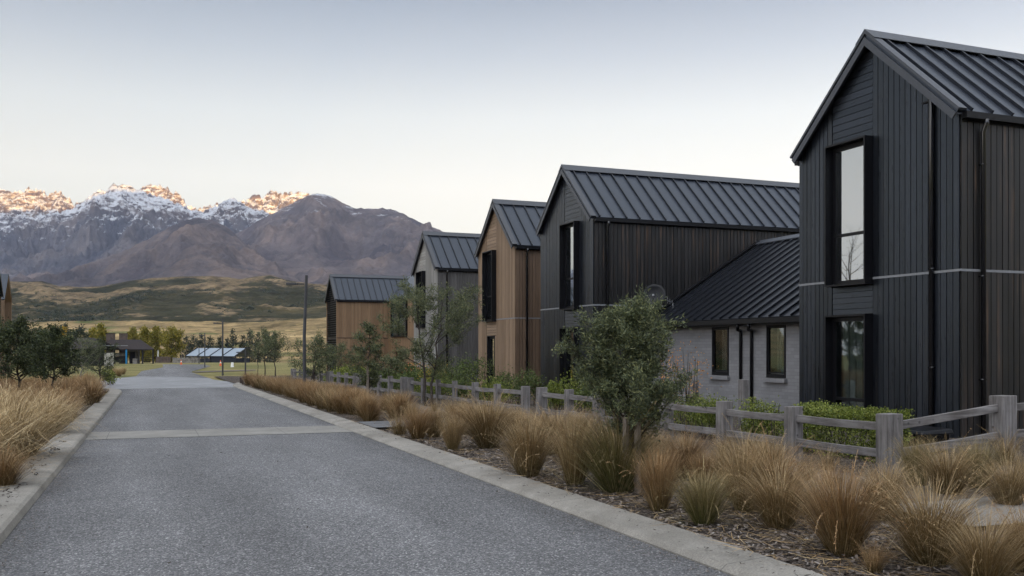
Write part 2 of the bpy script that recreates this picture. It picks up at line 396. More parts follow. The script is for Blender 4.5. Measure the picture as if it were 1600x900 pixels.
# ------------------------------------------------------------------ houses (local: x = depth into the plot, y = along the street, z up)
def boards(mb, fmap, u0, u1, zlo, ztop, bw=0.135, gap=0.015, th=0.026, holes=(), jit=None):
    """vertical boards between u0..u1; ztop(u) the sloping top; holes are (ua,ub,za,zb) left open"""
    cuts = sorted({u0, u1} | {c for h in holes for c in h[:2] if u0 < c < u1})
    for a, b in zip(cuts[:-1], cuts[1:]):
        k = max(1, round((b-a)/bw)); w = (b-a)/k
        for i in range(k):
            p, q = a+i*w, a+(i+1)*w
            mid = (p+q)/2; spans = [(zlo, None)]
            for ua, ub, za, zb in holes:
                if ua-1e-6 <= mid <= ub+1e-6:
                    out = []
                    for s0, s1 in spans:
                        top = 1e9 if s1 is None else s1
                        if za >= top or (zb is not None and zb <= s0): out.append((s0, s1)); continue
                        if za > s0+0.01: out.append((s0, za))
                        if zb is not None and zb < top: out.append((zb, s1))
                    spans = out
            pp, qq = p+gap/2, q-gap/2; d = th*(1.0 + 0.12*random.uniform(-1, 1))
            for s0, s1 in spans:
                t0 = ztop(pp) if s1 is None else s1; t1 = ztop(qq) if s1 is None else s1
                if min(t0, t1) <= s0+0.01: 
                    if max(t0, t1) <= s0+0.02: continue
                    t0 = max(t0, s0+0.01); t1 = max(t1, s0+0.01)
                mb.hexa([fmap(pp,s0,0), fmap(qq,s0,0), fmap(qq,s0,d), fmap(pp,s0,d), fmap(pp,t0,0), fmap(qq,t1,0), fmap(qq,t1,d), fmap(pp,t0,d)])

def planks(mb, u0, u1, z0, z1, x, halfw, slope, zr, h=0.14, th=0.02):
    """horizontal boards on the street face, clipped by the gable slope"""
    k = max(1, round((z1-z0)/h)); w = (z1-z0)/k
    for i in range(k):
        a, b = z0+i*w+0.004, z0+(i+1)*w-0.004
        lo0, lo1 = max(u0, halfw-(zr-a)/slope), min(u1, halfw+(zr-a)/slope)
        hi0, hi1 = max(u0, halfw-(zr-b)/slope), min(u1, halfw+(zr-b)/slope)
        if lo1-lo0 < 0.05: continue
        if hi1 < hi0: hi0 = hi1 = (hi0+hi1)/2
        mb.hexa([(x,lo0,a),(x,lo1,a),(x-th,lo1,a),(x-th,lo0,a),(x,hi0,b),(x,hi1,b),(x-th*0.6,hi1,b),(x-th*0.6,hi0,b)])

def window_hood(parent, y0, y1, z0, z1, depth=0.22, hood=True, bars=(0.36,), pane='glass', blind=None):
    """deep black steel surround with the sash set back inside it"""
    m = MB(); t = 0.035; xo, xi = (-depth, 0.16) if hood else (-0.04, 0.16)
    m.box(xo, xi, y0, y0+t, z0, z1); m.box(xo, xi, y1-t, y1, z0, z1)
    m.box(xo, xi, y0+t, y1-t, z1-t, z1); m.box(xo, xi, y0+t, y1-t, z0, z0+t)
    w = m.build('window', MAT['black_steel'], parent)
    f = MB(); a, b, c, d = y0+t+0.002, y1-t-0.002, z0+t+0.002, z1-t-0.002; s = 0.055
    sl = 0.03 if hood else 0.0                       # wide dark stile on the far side of the hood
    fx0, fx1 = (-0.04, 0.01) if hood else (0.06, 0.11)
    f.box(fx0, fx1, a, a+s, c, d); f.box(fx0, fx1, b-s-sl, b, c, d)
    f.box(fx0, fx1, a+s, b-s-sl, d-s*1.6, d); f.box(fx0, fx1, a+s, b-s-sl, c, c+s*1.4)
    zs = [c+s*1.4] + [z0+(z1-z0)*q for q in bars] + [d-s*1.6]
    for z in zs[1:-1]: f.box(fx0, fx1, a+s, b-s-sl, z-0.03, z+0.03)
    f.build('window_frame', MAT['black_steel'], w)
    for i in range(len(zs)-1):
        p = MB(); p.box(fx0+0.023, fx0+0.029, a+s-0.004, b-s-sl+0.004, zs[i]+(0.026 if i else -0.004), zs[i+1]-(0.026 if i < len(zs)-2 else -0.004))
        p.build('pane', MAT[pane], w)
    if blind:
        q = MB(); z = c+0.1
        while z < d-0.1:
            q.box(fx1+0.02, fx1+0.028, a+0.02, b-sl-0.02, z, z+0.055); z += 0.07
        q.build('blind', MAT[blind], w)
    return w

def slope_slab(mb, x0, x1, ya, za, yb, zb, t, up=True):
    """a slab lying on the line (ya,za)-(yb,zb) in the y-z plane, thickness t upward, from x0 to x1"""
    L = math.hypot(yb-ya, zb-za); ny, nz = -(zb-za)/L, (yb-ya)/L
    if nz < 0: ny, nz = -ny, -nz
    mb.hexa([(x0,ya,za),(x1,ya,za),(x1,yb,zb),(x0,yb,zb),(x0,ya+ny*t,za+nz*t),(x1,ya+ny*t,za+nz*t),(x1,yb+ny*t,zb+nz*t),(x0,yb+ny*t,zb+nz*t)])

def make_house(label, loc, rz, W, ze, zr, L, key, zf, band=None, group=None, hoods=True, upper=(2.02,3.15), lower='hood', pipe_front=None,
               pipe_side=0.43, louvre=False, blind=None, ribs=0.47, side_mat=None, gable_open=False, curtain=None, roofmat='roof_steel', cat='house', side_far=True):
    """gable-ended house: ze/zr/band/zf are heights over the thing's origin"""
    H = empty('gabled_house', loc, rz); tag(H, label, cat, group)
    off = ze-5.52; ze += 0.06; zr -= 0.14
    bm = MAT[key+'_boards']; hw = W/2; s = (zr-ze)/hw
    top = lambda u: (ze + s*min(u, W-u)) - 0.03
    fr = lambda u, z, d: (-d, u, z); near = lambda u, z, d: (u, -d, z); far = lambda u, z, d: (u, W+d, z); back = lambda u, z, d: (L+d, u, z)
    u0, u1 = upper; holes = []
    wz0, wz1 = (2.76, 5.58)
    wz0 += off; wz1 += off; lz1 = 2.19+off
    if louvre: pass
    else:
        holes.append((u0, u1, wz0, wz1)); holes.append((u0, u1, wz1, None))
        if lower: holes.append((u0, u1, zf, lz1)); holes.append((u0, u1, lz1, wz0))
    m = MB()
    if not louvre and not gable_open:
        # lower lift and upper lift of boards with the flashing between
        zb = band if band else None
        if zb:
            boards(m, fr, 0.0, W, zf, lambda u: zb-0.025, holes=[h if h[3] is not None else (h[0],h[1],h[2],None) for h in holes])
            boards(m, fr, 0.0, W, zb+0.025, top, holes=holes)
        else: boards(m, fr, 0.0, W, zf, top, holes=holes)
    elif gable_open:
        boards(m, fr, 0.25, W-0.25, zf, lambda u: ze-0.1)
    m.build('wall', bm, H); m = MB()
    if band and not gable_open:
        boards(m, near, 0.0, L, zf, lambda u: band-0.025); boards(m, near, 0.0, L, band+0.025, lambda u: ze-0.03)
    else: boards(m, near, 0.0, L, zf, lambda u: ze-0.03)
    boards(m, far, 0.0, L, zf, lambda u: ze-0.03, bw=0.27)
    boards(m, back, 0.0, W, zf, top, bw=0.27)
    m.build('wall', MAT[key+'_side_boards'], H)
    ib = MB()                                   # dark lining seen through the joints and windows
    ib.box(0.35, 0.38, 0.04, W-0.04, zf+0.1, ze-0.1) if louvre else None
    ib.box(0.012, L-0.02, 0.012, 0.03, zf, ze-0.05); ib.box(0.012, L-0.02, W-0.03, W-0.012, zf, ze-0.05)
    ib.box(3.2, 3.24, 0.04, W-0.04, zf+0.1, ze-0.1)
    ib.box(0.05, L-0.05, 0.04, W-0.04, zf-0.05, zf+0.02)
    if band: ib.box(0.1, L-0.05, 0.04, W-0.04, band-0.12, band+0.12)
    ib.build('lining', MAT['interior'], H)
    if not louvre and not gable_open:
        lo = MB(); lo.box(0.004, 0.011, 0.01, u0-0.002, zf, ze-0.02); lo.box(0.004, 0.011, u1+0.002, W-0.01, zf, ze-0.02)
        pts = [(0.004, 0.01, ze-0.02), (0.004, hw, zr-0.07), (0.004, W-0.01, ze-0.02)]
        if wz1 < ze+0.2:
            lo.prism([(0.004,0.01,ze-0.02),(0.004,u0,ze-0.02),(0.004,u0,wz1),(0.004,u1,wz1),(0.004,u1,ze-0.02),(0.004,W-0.01,ze-0.02),(0.004,hw,zr-0.07)], (0.007,0,0))
        lo.box(0.004, 0.011, u0, u1, lz1 if lower else zf, wz0)
        lo.build('sheathing', MAT['sheathing'], H)
        p = MB(); planks(p, u0+0.01, u1-0.01, wz1+0.01, zr-0.1, 0.0, hw, s, zr-0.05)
        p.build('plank_panel', MAT[key+'_planks'], H)
        if lower:
            p = MB(); planks(p, u0+0.01, u1-0.01, lz1+0.01, wz0-0.01, 0.0, hw, s, zr-0.05, h=0.11); p.build('plank_panel', MAT[key+'_planks'], H)
        window_hood(H, u0, u1, wz0, wz1, bars=(0.36,))
        if lower == 'hood': window_hood(H, u0, u1, zf+0.02, lz1, bars=(0.3,), blind=blind, pane='glass' if blind else 'clear_glass')
        elif lower == 'plain': window_hood(H, u0+0.16, u1-0.08, zf+0.3, lz1, hood=False, bars=(0.14,), blind=blind)
    if curtain:
        e = MB()
        for k in range(10): e.box(.14+.025*(k%2), .155+.025*(k%2), u0+.1+k*(u1-u0-.2)/10, u0+.1+(k+1)*(u1-u0-.2)/10-.003, zf+.2, lz1-.1)
        e.build('curtain', MAT[curtain], H)
    if lower == 'plain':
        e = MB(); boards(e, fr, u1-0.07, u1, zf, lambda u: lz1); boards(e, fr, u0, u0+0.15, zf, lambda u: lz1); boards(e, fr, u0+0.16, u1-0.08, zf, lambda u: zf+0.29); e.build('wall', bm, H)
    if band:
        b = MB()
        for a, c in ((-0.004, u0-0.004), (u1+0.004, W+0.004)) if not louvre else ():
            b.box(-0.034, 0.0, a, c, band-0.021, band+0.021)
        b.box(-0.034, L, -0.036, -0.005, band-0.021, band+0.021)
        b.build('flashing', MAT['band_steel' if key not in ('orange',) else 'black_steel'], H)
    # roof: two slabs, standing seams, ridge cap
    ov, fo = 0.05, 0.14; x0, x1 = -fo, L+0.1; t = 0.05
    r = MB()
    za = ze - s*ov
    slope_slab(r, x0, x1, -ov, za, hw, zr, t); slope_slab(r, x0, x1, W+ov, za, hw, zr, t)
    r.build('roof', MAT[roofmat], H)
    sm = MB(); x = x0+0.3; cs = math.sqrt(1+s*s)
    while x < x1-0.1:
        for ya, sg in ((-ov, 1), (W+ov, -1)):
            ny, nz = -sg*s/cs, 1/cs
            A = (x, ya+ny*(t-0.002), za+nz*(t-0.002)); B = (x, hw-sg*0.05+ny*(t-0.002), zr-0.05*s+nz*(t-0.002)); w, h = 0.035, 0.06
            sm.hexa([(A[0]-w/2,A[1],A[2]),(A[0]+w/2,A[1],A[2]),(B[0]+w/2,B[1],B[2]),(B[0]-w/2,B[1],B[2]),
                     (A[0]-w/2,A[1]+ny*h,A[2]+nz*h),(A[0]+w/2,A[1]+ny*h,A[2]+nz*h),(B[0]+w/2,B[1]+ny*h,B[2]+nz*h),(B[0]-w/2,B[1]+ny*h,B[2]+nz*h)])
        x += ribs
    sm.build('roof_seams', MAT['roof_seam'], H)
    rc = MB()
    for sg in (1, -1):
        ny, nz = -sg*s/cs, 1/cs
        yb = hw - sg*0.17; zb = zr - 0.17*s
        rc.hexa([(x0-0.03,yb+ny*0.102,zb+nz*0.102),(x1,yb+ny*0.102,zb+nz*0.102),(x1,hw,zr+0.102*cs),(x0-0.03,hw,zr+0.102*cs),
                 (x0-0.03,yb+ny*0.118,zb+nz*0.118),(x1,yb+ny*0.118,zb+nz*0.118),(x1,hw,zr+0.118*cs),(x0-0.03,hw,zr+0.118*cs)])
    rc.build('ridge_cap', MAT['trim_steel'], H)
    # barge flashings at the street gable: fascia + upstand
    bg = MB()
    for ya, yb, sg in ((-ov, hw, 1), (W+ov, hw, -1)):
        ny, nz = -sg*s/cs, 1/cs
        for (d0, d1, xa, xb) in ((-0.12, 0.0, x0-0.035, x0-0.002), (0.0, 0.1, x0-0.03, x0+0.16)):
            e0 = 0.02/cs
            P = [(ya-sg*e0, za-s*e0), (yb, zr)]
            q = []
            for xx in (xa, xb):
                pass
            def cor(d, xx): 
                (y_, z_), (y2, z2) = P
                return (xx, y_+ny*d, z_+nz*d), (xx, hw, z2 + d*cs)
            a0, b0 = cor(d0, xa); a1, b1 = cor(d0, xb); a2, b2 = cor(d1, xa); a3, b3 = cor(d1, xb)
            if d0 >= 0:
                a0, b0 = cor(t+0.002, xa); a1, b1 = cor(t+0.002, xb)
            bg.hexa([a0, a1, b1, b0, a2, a3, b3, b2])
        # soffit strip under the overhang
        a0 = (x0, ya, za-0.002); 
        bg.hexa([(x0,ya,za-0.03),(-0.03,ya,za-0.03),(-0.03,hw,zr-0.03),(x0,hw,zr-0.03),(x0,ya,za-0.003),(-0.03,ya,za-0.003),(-0.03,hw,zr-0.003),(x0,hw,zr-0.003)])
    bg.build('barge_flashing', MAT['trim_steel'], H)
    # gutters
    for ya, sg in ((-ov, -1), (W+ov, 1)):
        g = MB(); y0 = ya; y1 = ya+sg*0.11
        a, b = min(y0, y1), max(y0, y1)
        g.box(x0+0.12, x1, a, b, za-0.1, za-0.085); 
        g.box(x0+0.12, x1, *( (a, a+0.012) if sg < 0 else (b-0.012, b)), za-0.085, za+0.012); g.box(x0+0.12, x0+0.132, a+0.013, b-0.013, za-0.085, za+0.01)
        g.box(x0+0.12, x1, *( (b+0.002, b+0.02) if sg < 0 else (a-0.02, a-0.002)), za-0.13, za+0.0)
        g.build('gutter', MAT['black_steel'], H)
    def pipe(pts, br):
        p = MB(); p.tube(pts, 0.042, 12)
        for q in br: p.box(q[0]-0.045, q[0]+0.045, q[1]-0.045, q[1]+0.045, q[2]-0.012, q[2]+0.012)
        p.build('downpipe', MAT['pipe_steel'], H, smooth=True)
    if pipe_front is not None:
        y = pipe_front; zt = ze+0.5
        pipe([(-0.005, y, zt), (-0.075, y, zt-0.03), (-0.075, y, zt-0.1), (-0.075, y, zf)], [(-0.065, y, zt-0.16), (-0.065, y, (band or 2)+0.06), (-0.065, y, 1.2)])
        e = MB(); e.box(-0.06, -0.03, y-0.03, y+0.24, zt-0.2, zt-0.17); e.build('pipe_bracket', MAT['black_steel'], H)
    if pipe_side is not None:
        x = pipe_side
        pipe([(x, -0.15, za-0.09), (x, -0.15, za-0.16), (x, -0.085, za-0.3), (x, -0.085, zf)], [(x, -0.07, ze-0.9), (x, -0.07, (band or 2)-0.1), (x, -0.07, 1.0)])
    if louvre:
        lv = MB(); z = zf+1.75
        while z < zr-0.35:
            inset = 0.16 if z < ze else max(0.16, (z-ze)/s+0.12)
            if W-2*inset > 0.2: lv.hexa([(-0.02,inset,z),(0.07,inset,z+0.03),(0.07,W-inset,z+0.03),(-0.02,W-inset,z),(-0.02,inset,z+0.04),(0.07,inset,z+0.07),(0.07,W-inset,z+0.07),(-0.02,W-inset,z+0.04)])
            z += 0.165
        lv.build('louvre_screen', MAT['black_steel'], H)
        en = MB(); en.box(-0.03, 0.06, 0.0, 0.14, zf, ze); en.box(-0.03, 0.06, W-0.14, W, zf, ze); en.box(-0.02,0.06,0.142,W-0.142,zf+1.5,zf+1.66)
        en.build('frame', bm, H)
        bk = MB(); bk.prism([(0.25,0.05,zf),(0.25,W-0.05,zf),(0.25,W-0.05,ze-0.06),(0.25,hw,zr-0.12),(0.25,0.05,ze-0.06)], (0.03,0,0)); bk.build('back_panel', MAT['dark_wall'], H)
    if gable_open:
        en = MB()
        for ya, yb in ((0.0, 0.2), (W-0.2, W)): en.box(-0.7, -0.03, ya, yb, zf, ze-0.03)
        for ya, sg in ((-0.02, 1), (W+0.02, -1)):
            en.hexa([(-0.72,ya,ze-0.26),(-0.05,ya,ze-0.26),(-0.05,hw,zr-0.22),(-0.72,hw,zr-0.22),(-0.72,ya,ze-0.04),(-0.05,ya,ze-0.04),(-0.05,hw,zr-0.0),(-0.72,hw,zr-0.0)])
        en.build('timber_surround', MAT['brown_boards'], H)
        bk = MB(); bk.prism([(0.0,0.2,ze-0.1),(0.0,W-0.2,ze-0.1),(0.0,hw,zr-0.25)], (0.03,0,0)); bk.box(0.0,0.02,0.2,W-0.2,zf,ze-0.1); bk.build('gable_panel', MAT['brown_planks'], H)
        rx = MB(); slope_slab(rx, -0.75, -0.16, -ov, za, hw, zr, t); slope_slab(rx, -0.75, -0.16, W+ov, za, hw, zr, t); rx.build('roof', MAT['roof_steel'], H)
    return H

XF = 12.88
def build_houses():
    G = 'gabled houses along the right side of the street'
    make_house('tall black timber house with the largest gable, nearest on the right edge', (XF, 11.91, 0), 0, 4.165, 5.52, 7.6, 12.0, 'black', -0.2, band=2.87, group=G, pipe_front=0.556, lower='hood', curtain='curtain')
    make_house('black timber house with weathered brown streaks, beside the small grey brick wing', (XF, 25.83, 0), 0, 4.14, 5.54, 7.58, 12.0, 'black', -0.3, band=2.87, group=G, blind='blind', upper=(1.0, 2.13))
    make_house('light brown timber house with one black hooded window, between black and grey houses', (XF, 32.40, 0), 0, 4.15, 5.35, 7.42, 12.0, 'brown', -0.35, band=2.66, group=G, lower='plain', blind='blind')
    make_house('narrow grey timber house with dark roof, beyond the light brown house', (XF, 42.43, 0), 0, 4.17, 5.3, 7.32, 12.0, 'grey', -0.45, band=None, group=G, lower=None)
    h = make_house('farthest house on the right with orange timber side and black louvred gable', (XF, 67.7, 0), 0, 4.15, 5.0, 7.05, 16.0, 'orange', -0.6, band=2.25, group=G, louvre=True, lower=None, pipe_side=None)
    # wing running from that house towards the grey one: its roof slope faces the street, a tall window under the eave
    wr = MB(); ze, xe = 5.0, 3.75
    wr.hexa([(xe,-17,ze-0.05),(xe+2.1,-17,ze+2.0),(xe+2.1,2.0,ze+2.0),(xe,0.1,ze-0.05),(xe,-17,ze+0.0),(xe+2.1,-17,ze+2.05),(xe+2.1,2.0,ze+2.05),(xe,0.1,ze+0.0)])
    wr.hexa([(xe+4.2,-17,ze-0.05),(xe+2.1,-17,ze+2.0),(xe+2.1,2.0,ze+2.0),(xe+4.2,0.1,ze-0.05),(xe+4.2,-17,ze+0.0),(xe+2.1,-17,ze+2.06),(xe+2.1,2.0,ze+2.06),(xe+4.2,0.1,ze+0.0)])
    wr.build('wing_roof', MAT['roof_steel'], h)
    ww = MB(); fm = lambda u, z, d: (xe+0.1-d, u, z)
    boards(ww, fm, -17, -0.06, -0.6, lambda u: ze-0.06, holes=[(-5.5,-1.2,2.3,4.85),(-4.4,-2.2,-0.4,1.3)])
    ww.build('wing_wall', MAT['orange_boards'], h)
    wg = MB(); wg.box(xe-0.06, xe+0.14, -5.5, -5.42, 2.3, 4.85); wg.box(xe-0.06, xe+0.14, -1.28, -1.2, 2.3, 4.85); wg.box(xe-0.06,xe+0.14,-3.4,-3.1,2.38,4.77); wg.box(xe-0.06,xe+0.14,-5.42,-1.28,2.3,2.38); wg.box(xe-0.06,xe+0.14,-5.42,-1.28,4.77,4.85)
    w = wg.build('window', MAT['black_steel'], h)
    for a, b in ((-5.42,-3.4),(-3.1,-1.28)):
        p = MB(); p.box(xe+0.04,xe+0.046,a,b,2.38,4.77); p.build('pane', MAT['clear_glass'], w)
        c = MB()
        for k in range(9): c.box(xe+0.07+0.02*(k%2), xe+0.085+0.02*(k%2), a+k*(b-a)/9, a+(k+1)*(b-a)/9-0.004, 2.4, 4.75)
        c.build('curtain', MAT['blind'], w)
    d = MB()
    for k in range(5): d.box(xe-1.4, xe-1.36, -4.5, 0.0-0.3, -0.3+k*0.16, -0.2+k*0.16)
    d.build('deck_screen', MAT['black_steel'], h)
    L = 'gabled houses on the left side of the street'
    make_house('timber framed house end with open gable porch at the left edge', (-10.5, 81.3, -0.55), math.pi, 4.15, 5.6, 7.75, 12.0, 'orange', -0.5, group=L, gable_open=True, lower=None, pipe_side=None)
    make_house('timber house with dark louvred gable cut off by the left picture edge', (-9.8, 75.55, -0.5), math.pi, 4.15, 5.7, 7.8, 12.0, 'orange', -0.5, group=L, louvre=True, lower=None, pipe_side=None)

def build_wing():
    """low grey brick wing between the two black houses, single roof plane falling to the street"""
    W = empty('brick_wing', (14.85, 16.12, 0)); tag(W, 'low pale grey brick wing with black roof between the two black houses', 'house wing')
    Ly = 25.76-16.12; ze, zr = 2.36, 4.95
    win = [(py0, py1) for py0, py1 in ((on_x(1228,14.85)[0]-16.12, on_x(1198,14.85)[0]-16.12), (on_x(1139,14.85)[0]-16.12, on_x(1113,14.85)[0]-16.12))]
    d = on_x(1213,14.85)[1]; z0, z1 = 0.78, 2.12
    m = MB(); ys = [0.0] + [q for w in win for q in w] + [Ly]
    for i in range(0, len(ys)-1, 2): m.box(0, 0.12, ys[i], ys[i+1], -0.3, ze)
    for a, b in win: m.box(0, 0.12, a, b, -0.3, z0); m.box(0, 0.12, a, b, z1, ze)
    m.box(0.125, 8, -0.02, 0.03, -0.3, ze-0.1); m.box(0.125, 8, Ly-0.03, Ly+0.02, -0.3, ze-0.1)
    m.build('wall', MAT['painted_brick'], W)
    ib = MB(); ib.box(2.2, 2.24, 0.05, Ly-0.05, -0.3, ze-0.1); ib.box(0.14, 2.2, 0.05, Ly-0.05, -0.25, -0.2); ib.build('lining', MAT['interior'], W)
    for a, b in win:
        f = MB(); t = 0.045
        f.box(-0.02, 0.09, a+0.003, a+t, z0+0.003, z1-0.003); f.box(-0.02, 0.09, b-t, b-0.003, z0+0.003, z1-0.003); f.box(-0.02, 0.09, a+t, b-t, z1-t, z1-0.003); f.box(-0.02, 0.09, a+t, b-t, z0+0.003, z0+t+0.05)
        w = f.build('window', MAT['black_steel'], W)
        s2 = MB(); u = 0.035
        s2.box(0.0, 0.06, a+t+0.002, a+t+u, z0+0.11, z1-t-0.005); s2.box(0.0, 0.06, b-t-u, b-t-0.002, z0+0.11, z1-t-0.005); s2.box(0.0,0.06,a+t+u,b-t-u,z1-t-u,z1-t-0.005); s2.box(0.0,0.06,a+t+u,b-t-u,z0+0.11,z0+0.11+u)
        s2.build('window_frame', MAT['black_steel'], w)
        p = MB(); p.box(0.03, 0.035, a+t+u-0.003, b-t-u+0.003, z0+0.1+u, z1-t-u+0.003); p.build('pane', MAT['clear_glass'], w)
        sl = MB(); sl.box(-0.1, 0.0-0.002, a-0.06, b+0.06, z0-0.12, z0-0.012); sl.build('sill', MAT['painted_brick'], w, bevel=0.008)
        cu = MB()
        for k in range(3): cu.box(0.3+0.02*(k%2), 0.32+0.02*(k%2), b-t-0.05-k*0.07, b-t+0.01-k*0.07, z0+0.1, z1-0.05)
        cu.build('curtain', MAT['curtain'], w)
    # roof
    xe = -0.25; ze2 = ze-0.08; sl = (zr-ze2)/(4.05-xe); cs = math.sqrt(1+sl*sl)
    r = MB(); t = 0.05
    zr2 = ze2+sl*(4.05-xe)
    r.hexa([(xe,0,ze2),(4.05,0,zr2),(4.05,Ly,zr2),(xe,Ly,ze2),(xe-sl/cs*t,0,ze2+t/cs),(4.05,0,zr2+t*cs),(4.05,Ly,zr2+t*cs),(xe-sl/cs*t,Ly,ze2+t/cs)])
    r.hexa([(4.05,0,zr2),(8.3,0,ze2),(8.3,Ly,ze2),(4.05,Ly,zr2),(4.05,0,zr2+t*cs),(8.3,0,ze2+t),(8.3,Ly,ze2+t),(4.05,Ly,zr2+t*cs)])
    r.build('roof', MAT['wing_steel'], W)
    sm = MB(); y = 0.25
    while y < Ly-0.1:
        w, h = 0.03, 0.055; b0 = t-0.002
        A = (xe-sl/cs*b0, ze2+b0/cs); B = (4.0, zr2-0.05*sl+b0*cs)
        sm.hexa([(A[0],y-w/2,A[1]),(B[0],y-w/2,B[1]),(B[0],y+w/2,B[1]),(A[0],y+w/2,A[1]),(A[0]-sl/cs*h,y-w/2,A[1]+h/cs),(B[0],y-w/2,B[1]+h*cs),(B[0],y+w/2,B[1]+h*cs),(A[0]-sl/cs*h,y+w/2,A[1]+h/cs)])
        y += 0.43
    sm.build('roof_seams', MAT['wing_steel'], W)
    rc = MB(); rc.hexa([(3.85,0,zr2-0.2*sl+0.115),(4.05,0,zr2+0.125),(4.05,Ly,zr2+0.125),(3.85,Ly,zr2-0.2*sl+0.115),(3.85,0,zr2-0.2*sl+0.14),(4.05,0,zr2+0.15),(4.05,Ly,zr2+0.15),(3.85,Ly,zr2-0.2*sl+0.14)])
    rc.build('ridge_cap', MAT['trim_steel'], W)
    vg = MB(); vg.hexa([(xe-0.02,Ly-0.16,ze2+0.115),(4.05,Ly-0.16,zr2+0.13),(4.05,Ly+0.02,zr2+0.13),(xe-0.02,Ly+0.02,ze2+0.115),(xe-0.02,Ly-0.16,ze2+0.14),(4.05,Ly-0.16,zr2+0.155),(4.05,Ly+0.02,zr2+0.155),(xe-0.02,Ly+0.02,ze2+0.14)])
    vg.build('verge_flashing', MAT['black_steel'], W)
    g = MB(); g.box(xe-0.13, xe-0.118, 0, Ly, ze2-0.11, ze2+0.02); g.box(xe-0.118, xe-0.01, 0, Ly, ze2-0.11, ze2-0.098); g.box(xe-0.008, xe+0.012, 0, Ly, ze2-0.16, ze2-0.004); g.box(xe+0.014, -0.001, 0, Ly, ze2-0.15, ze2-0.135)
    g.build('gutter', MAT['black_steel'], W)
    for px, dy in ((1157, 0.55), (1174, 0.3)):
        y = on_x(px, 14.8)[0]-16.12
        p = MB(); p.tube([(xe-0.07, y-0.25, ze2-0.1), (xe-0.07, y-0.25, ze2-0.2), (xe-0.05, y-0.2, ze2-0.26), (-0.07, y-0.02, ze2-0.28), (-0.05, y, ze2-0.34), (-0.05, y, -0.25)], 0.042, 10)
        p.build('downpipe', MAT['black_steel'], W, smooth=True)
    # bottles on the sill behind the near window
    a, b = win[0]
    for k, (q, h, r, mt, lb) in enumerate(((0.42, 0.2, 0.04, 'bottle_blue', 'pale blue bottle standing inside the right window of the brick wing'), (0.28, 0.16, 0.032, 'bottle_tan', 'small tan bottle beside a pale blue one inside the brick wing window'))):
        m = MB(); m.tube([(0,0,0),(0,0,h*0.62),(0,0,h*0.74),(0,0,h*0.78),(0,0,h)], [r, r, r*0.45, r*0.38, r*0.38], 12)
        o = m.build('bottle', MAT[mt], None, (14.85+0.16, 16.12+a+(b-a)*q, z0+0.1), smooth=True); tag(o, lb, 'bottle')
    m = MB(); m.box(0.095, 0.24, a, b, z0+0.06, z0+0.1); m.build('inner_sill', MAT['white'], W)
    # satellite dish on the verge beside the black house
    yd, dd = 25.35, 29.0; xd = pw(1022, 29.0)[0]
    D = empty('satellite_dish', (xd, yd, 0)); tag(D, 'black satellite dish on a short mast over the brick wing roof', 'satellite dish')
    zc = zat(462, dd)
    m = MB(); n = 20; rings = 5; R = 0.36
    c = Vector((0,0,zc)); ax = Vector((-0.55,-0.8,0.25)).normalized(); u = ax.orthogonal().normalized(); v = ax.cross(u)
    m.v.append(tuple(c))
    for i in range(1, rings+1):
        rr = R*i/rings
        for k in range(n):
            a_ = 2*math.pi*k/n; m.v.append(tuple(c+(u*math.cos(a_)+v*math.sin(a_))*rr+ax*(rr*rr*0.5)))
    for k in range(n): m.f.append((0, 1+k, 1+(k+1)%n))
    for i in range(rings-1):
        for k in range(n): m.f.append((1+i*n+k, 1+(i+1)*n+k, 1+(i+1)*n+(k+1)%n, 1+i*n+(k+1)%n))
    o = m.build('dish', MAT['black_steel'], D, smooth=True); sdf = o.modifiers.new('s','SOLIDIFY'); sdf.thickness = 0.012
    m = MB(); m.tube([(0.05,0,zc-1.0),(0.05,0,zc-0.02),(0.0,0,zc)], 0.022, 8); m.build('mast', MAT['black_steel'], D)
    m = MB(); e = c+ax*0.42-Vector((0,0,0.12)); m.tube([tuple(c-Vector((0,0,0.3))), tuple(e)], 0.012, 6); m.tube([tuple(e-ax*0.05), tuple(e+ax*0.05)], 0.035, 8); m.build('feed_arm', MAT['band_steel'], D)
    da = 28.8; xa, ya = pw(1041, da); za = zat(474, da)
    m = MB(); m.tube([(0.35,0.12,0), (-0.2,-0.3,0.1)], 0.014, 6)
    for q in (0.2, 0.5, 0.8): 
        p = Vector((0.35,0.12,0)).lerp(Vector((-0.2,-0.3,0.1)), q); m.tube([p-Vector((0,0.0,0.09)), p+Vector((0,0,0.09))], 0.006, 5)
    m.tube([(0.3,0.1,-0.9),(0.3,0.1,0.02)], 0.016, 6)
    A = m.build('roof_aerial', MAT['band_steel'], None, (xa, ya, za)); tag(A, 'thin pale metal aerial beside the black satellite dish', 'aerial')

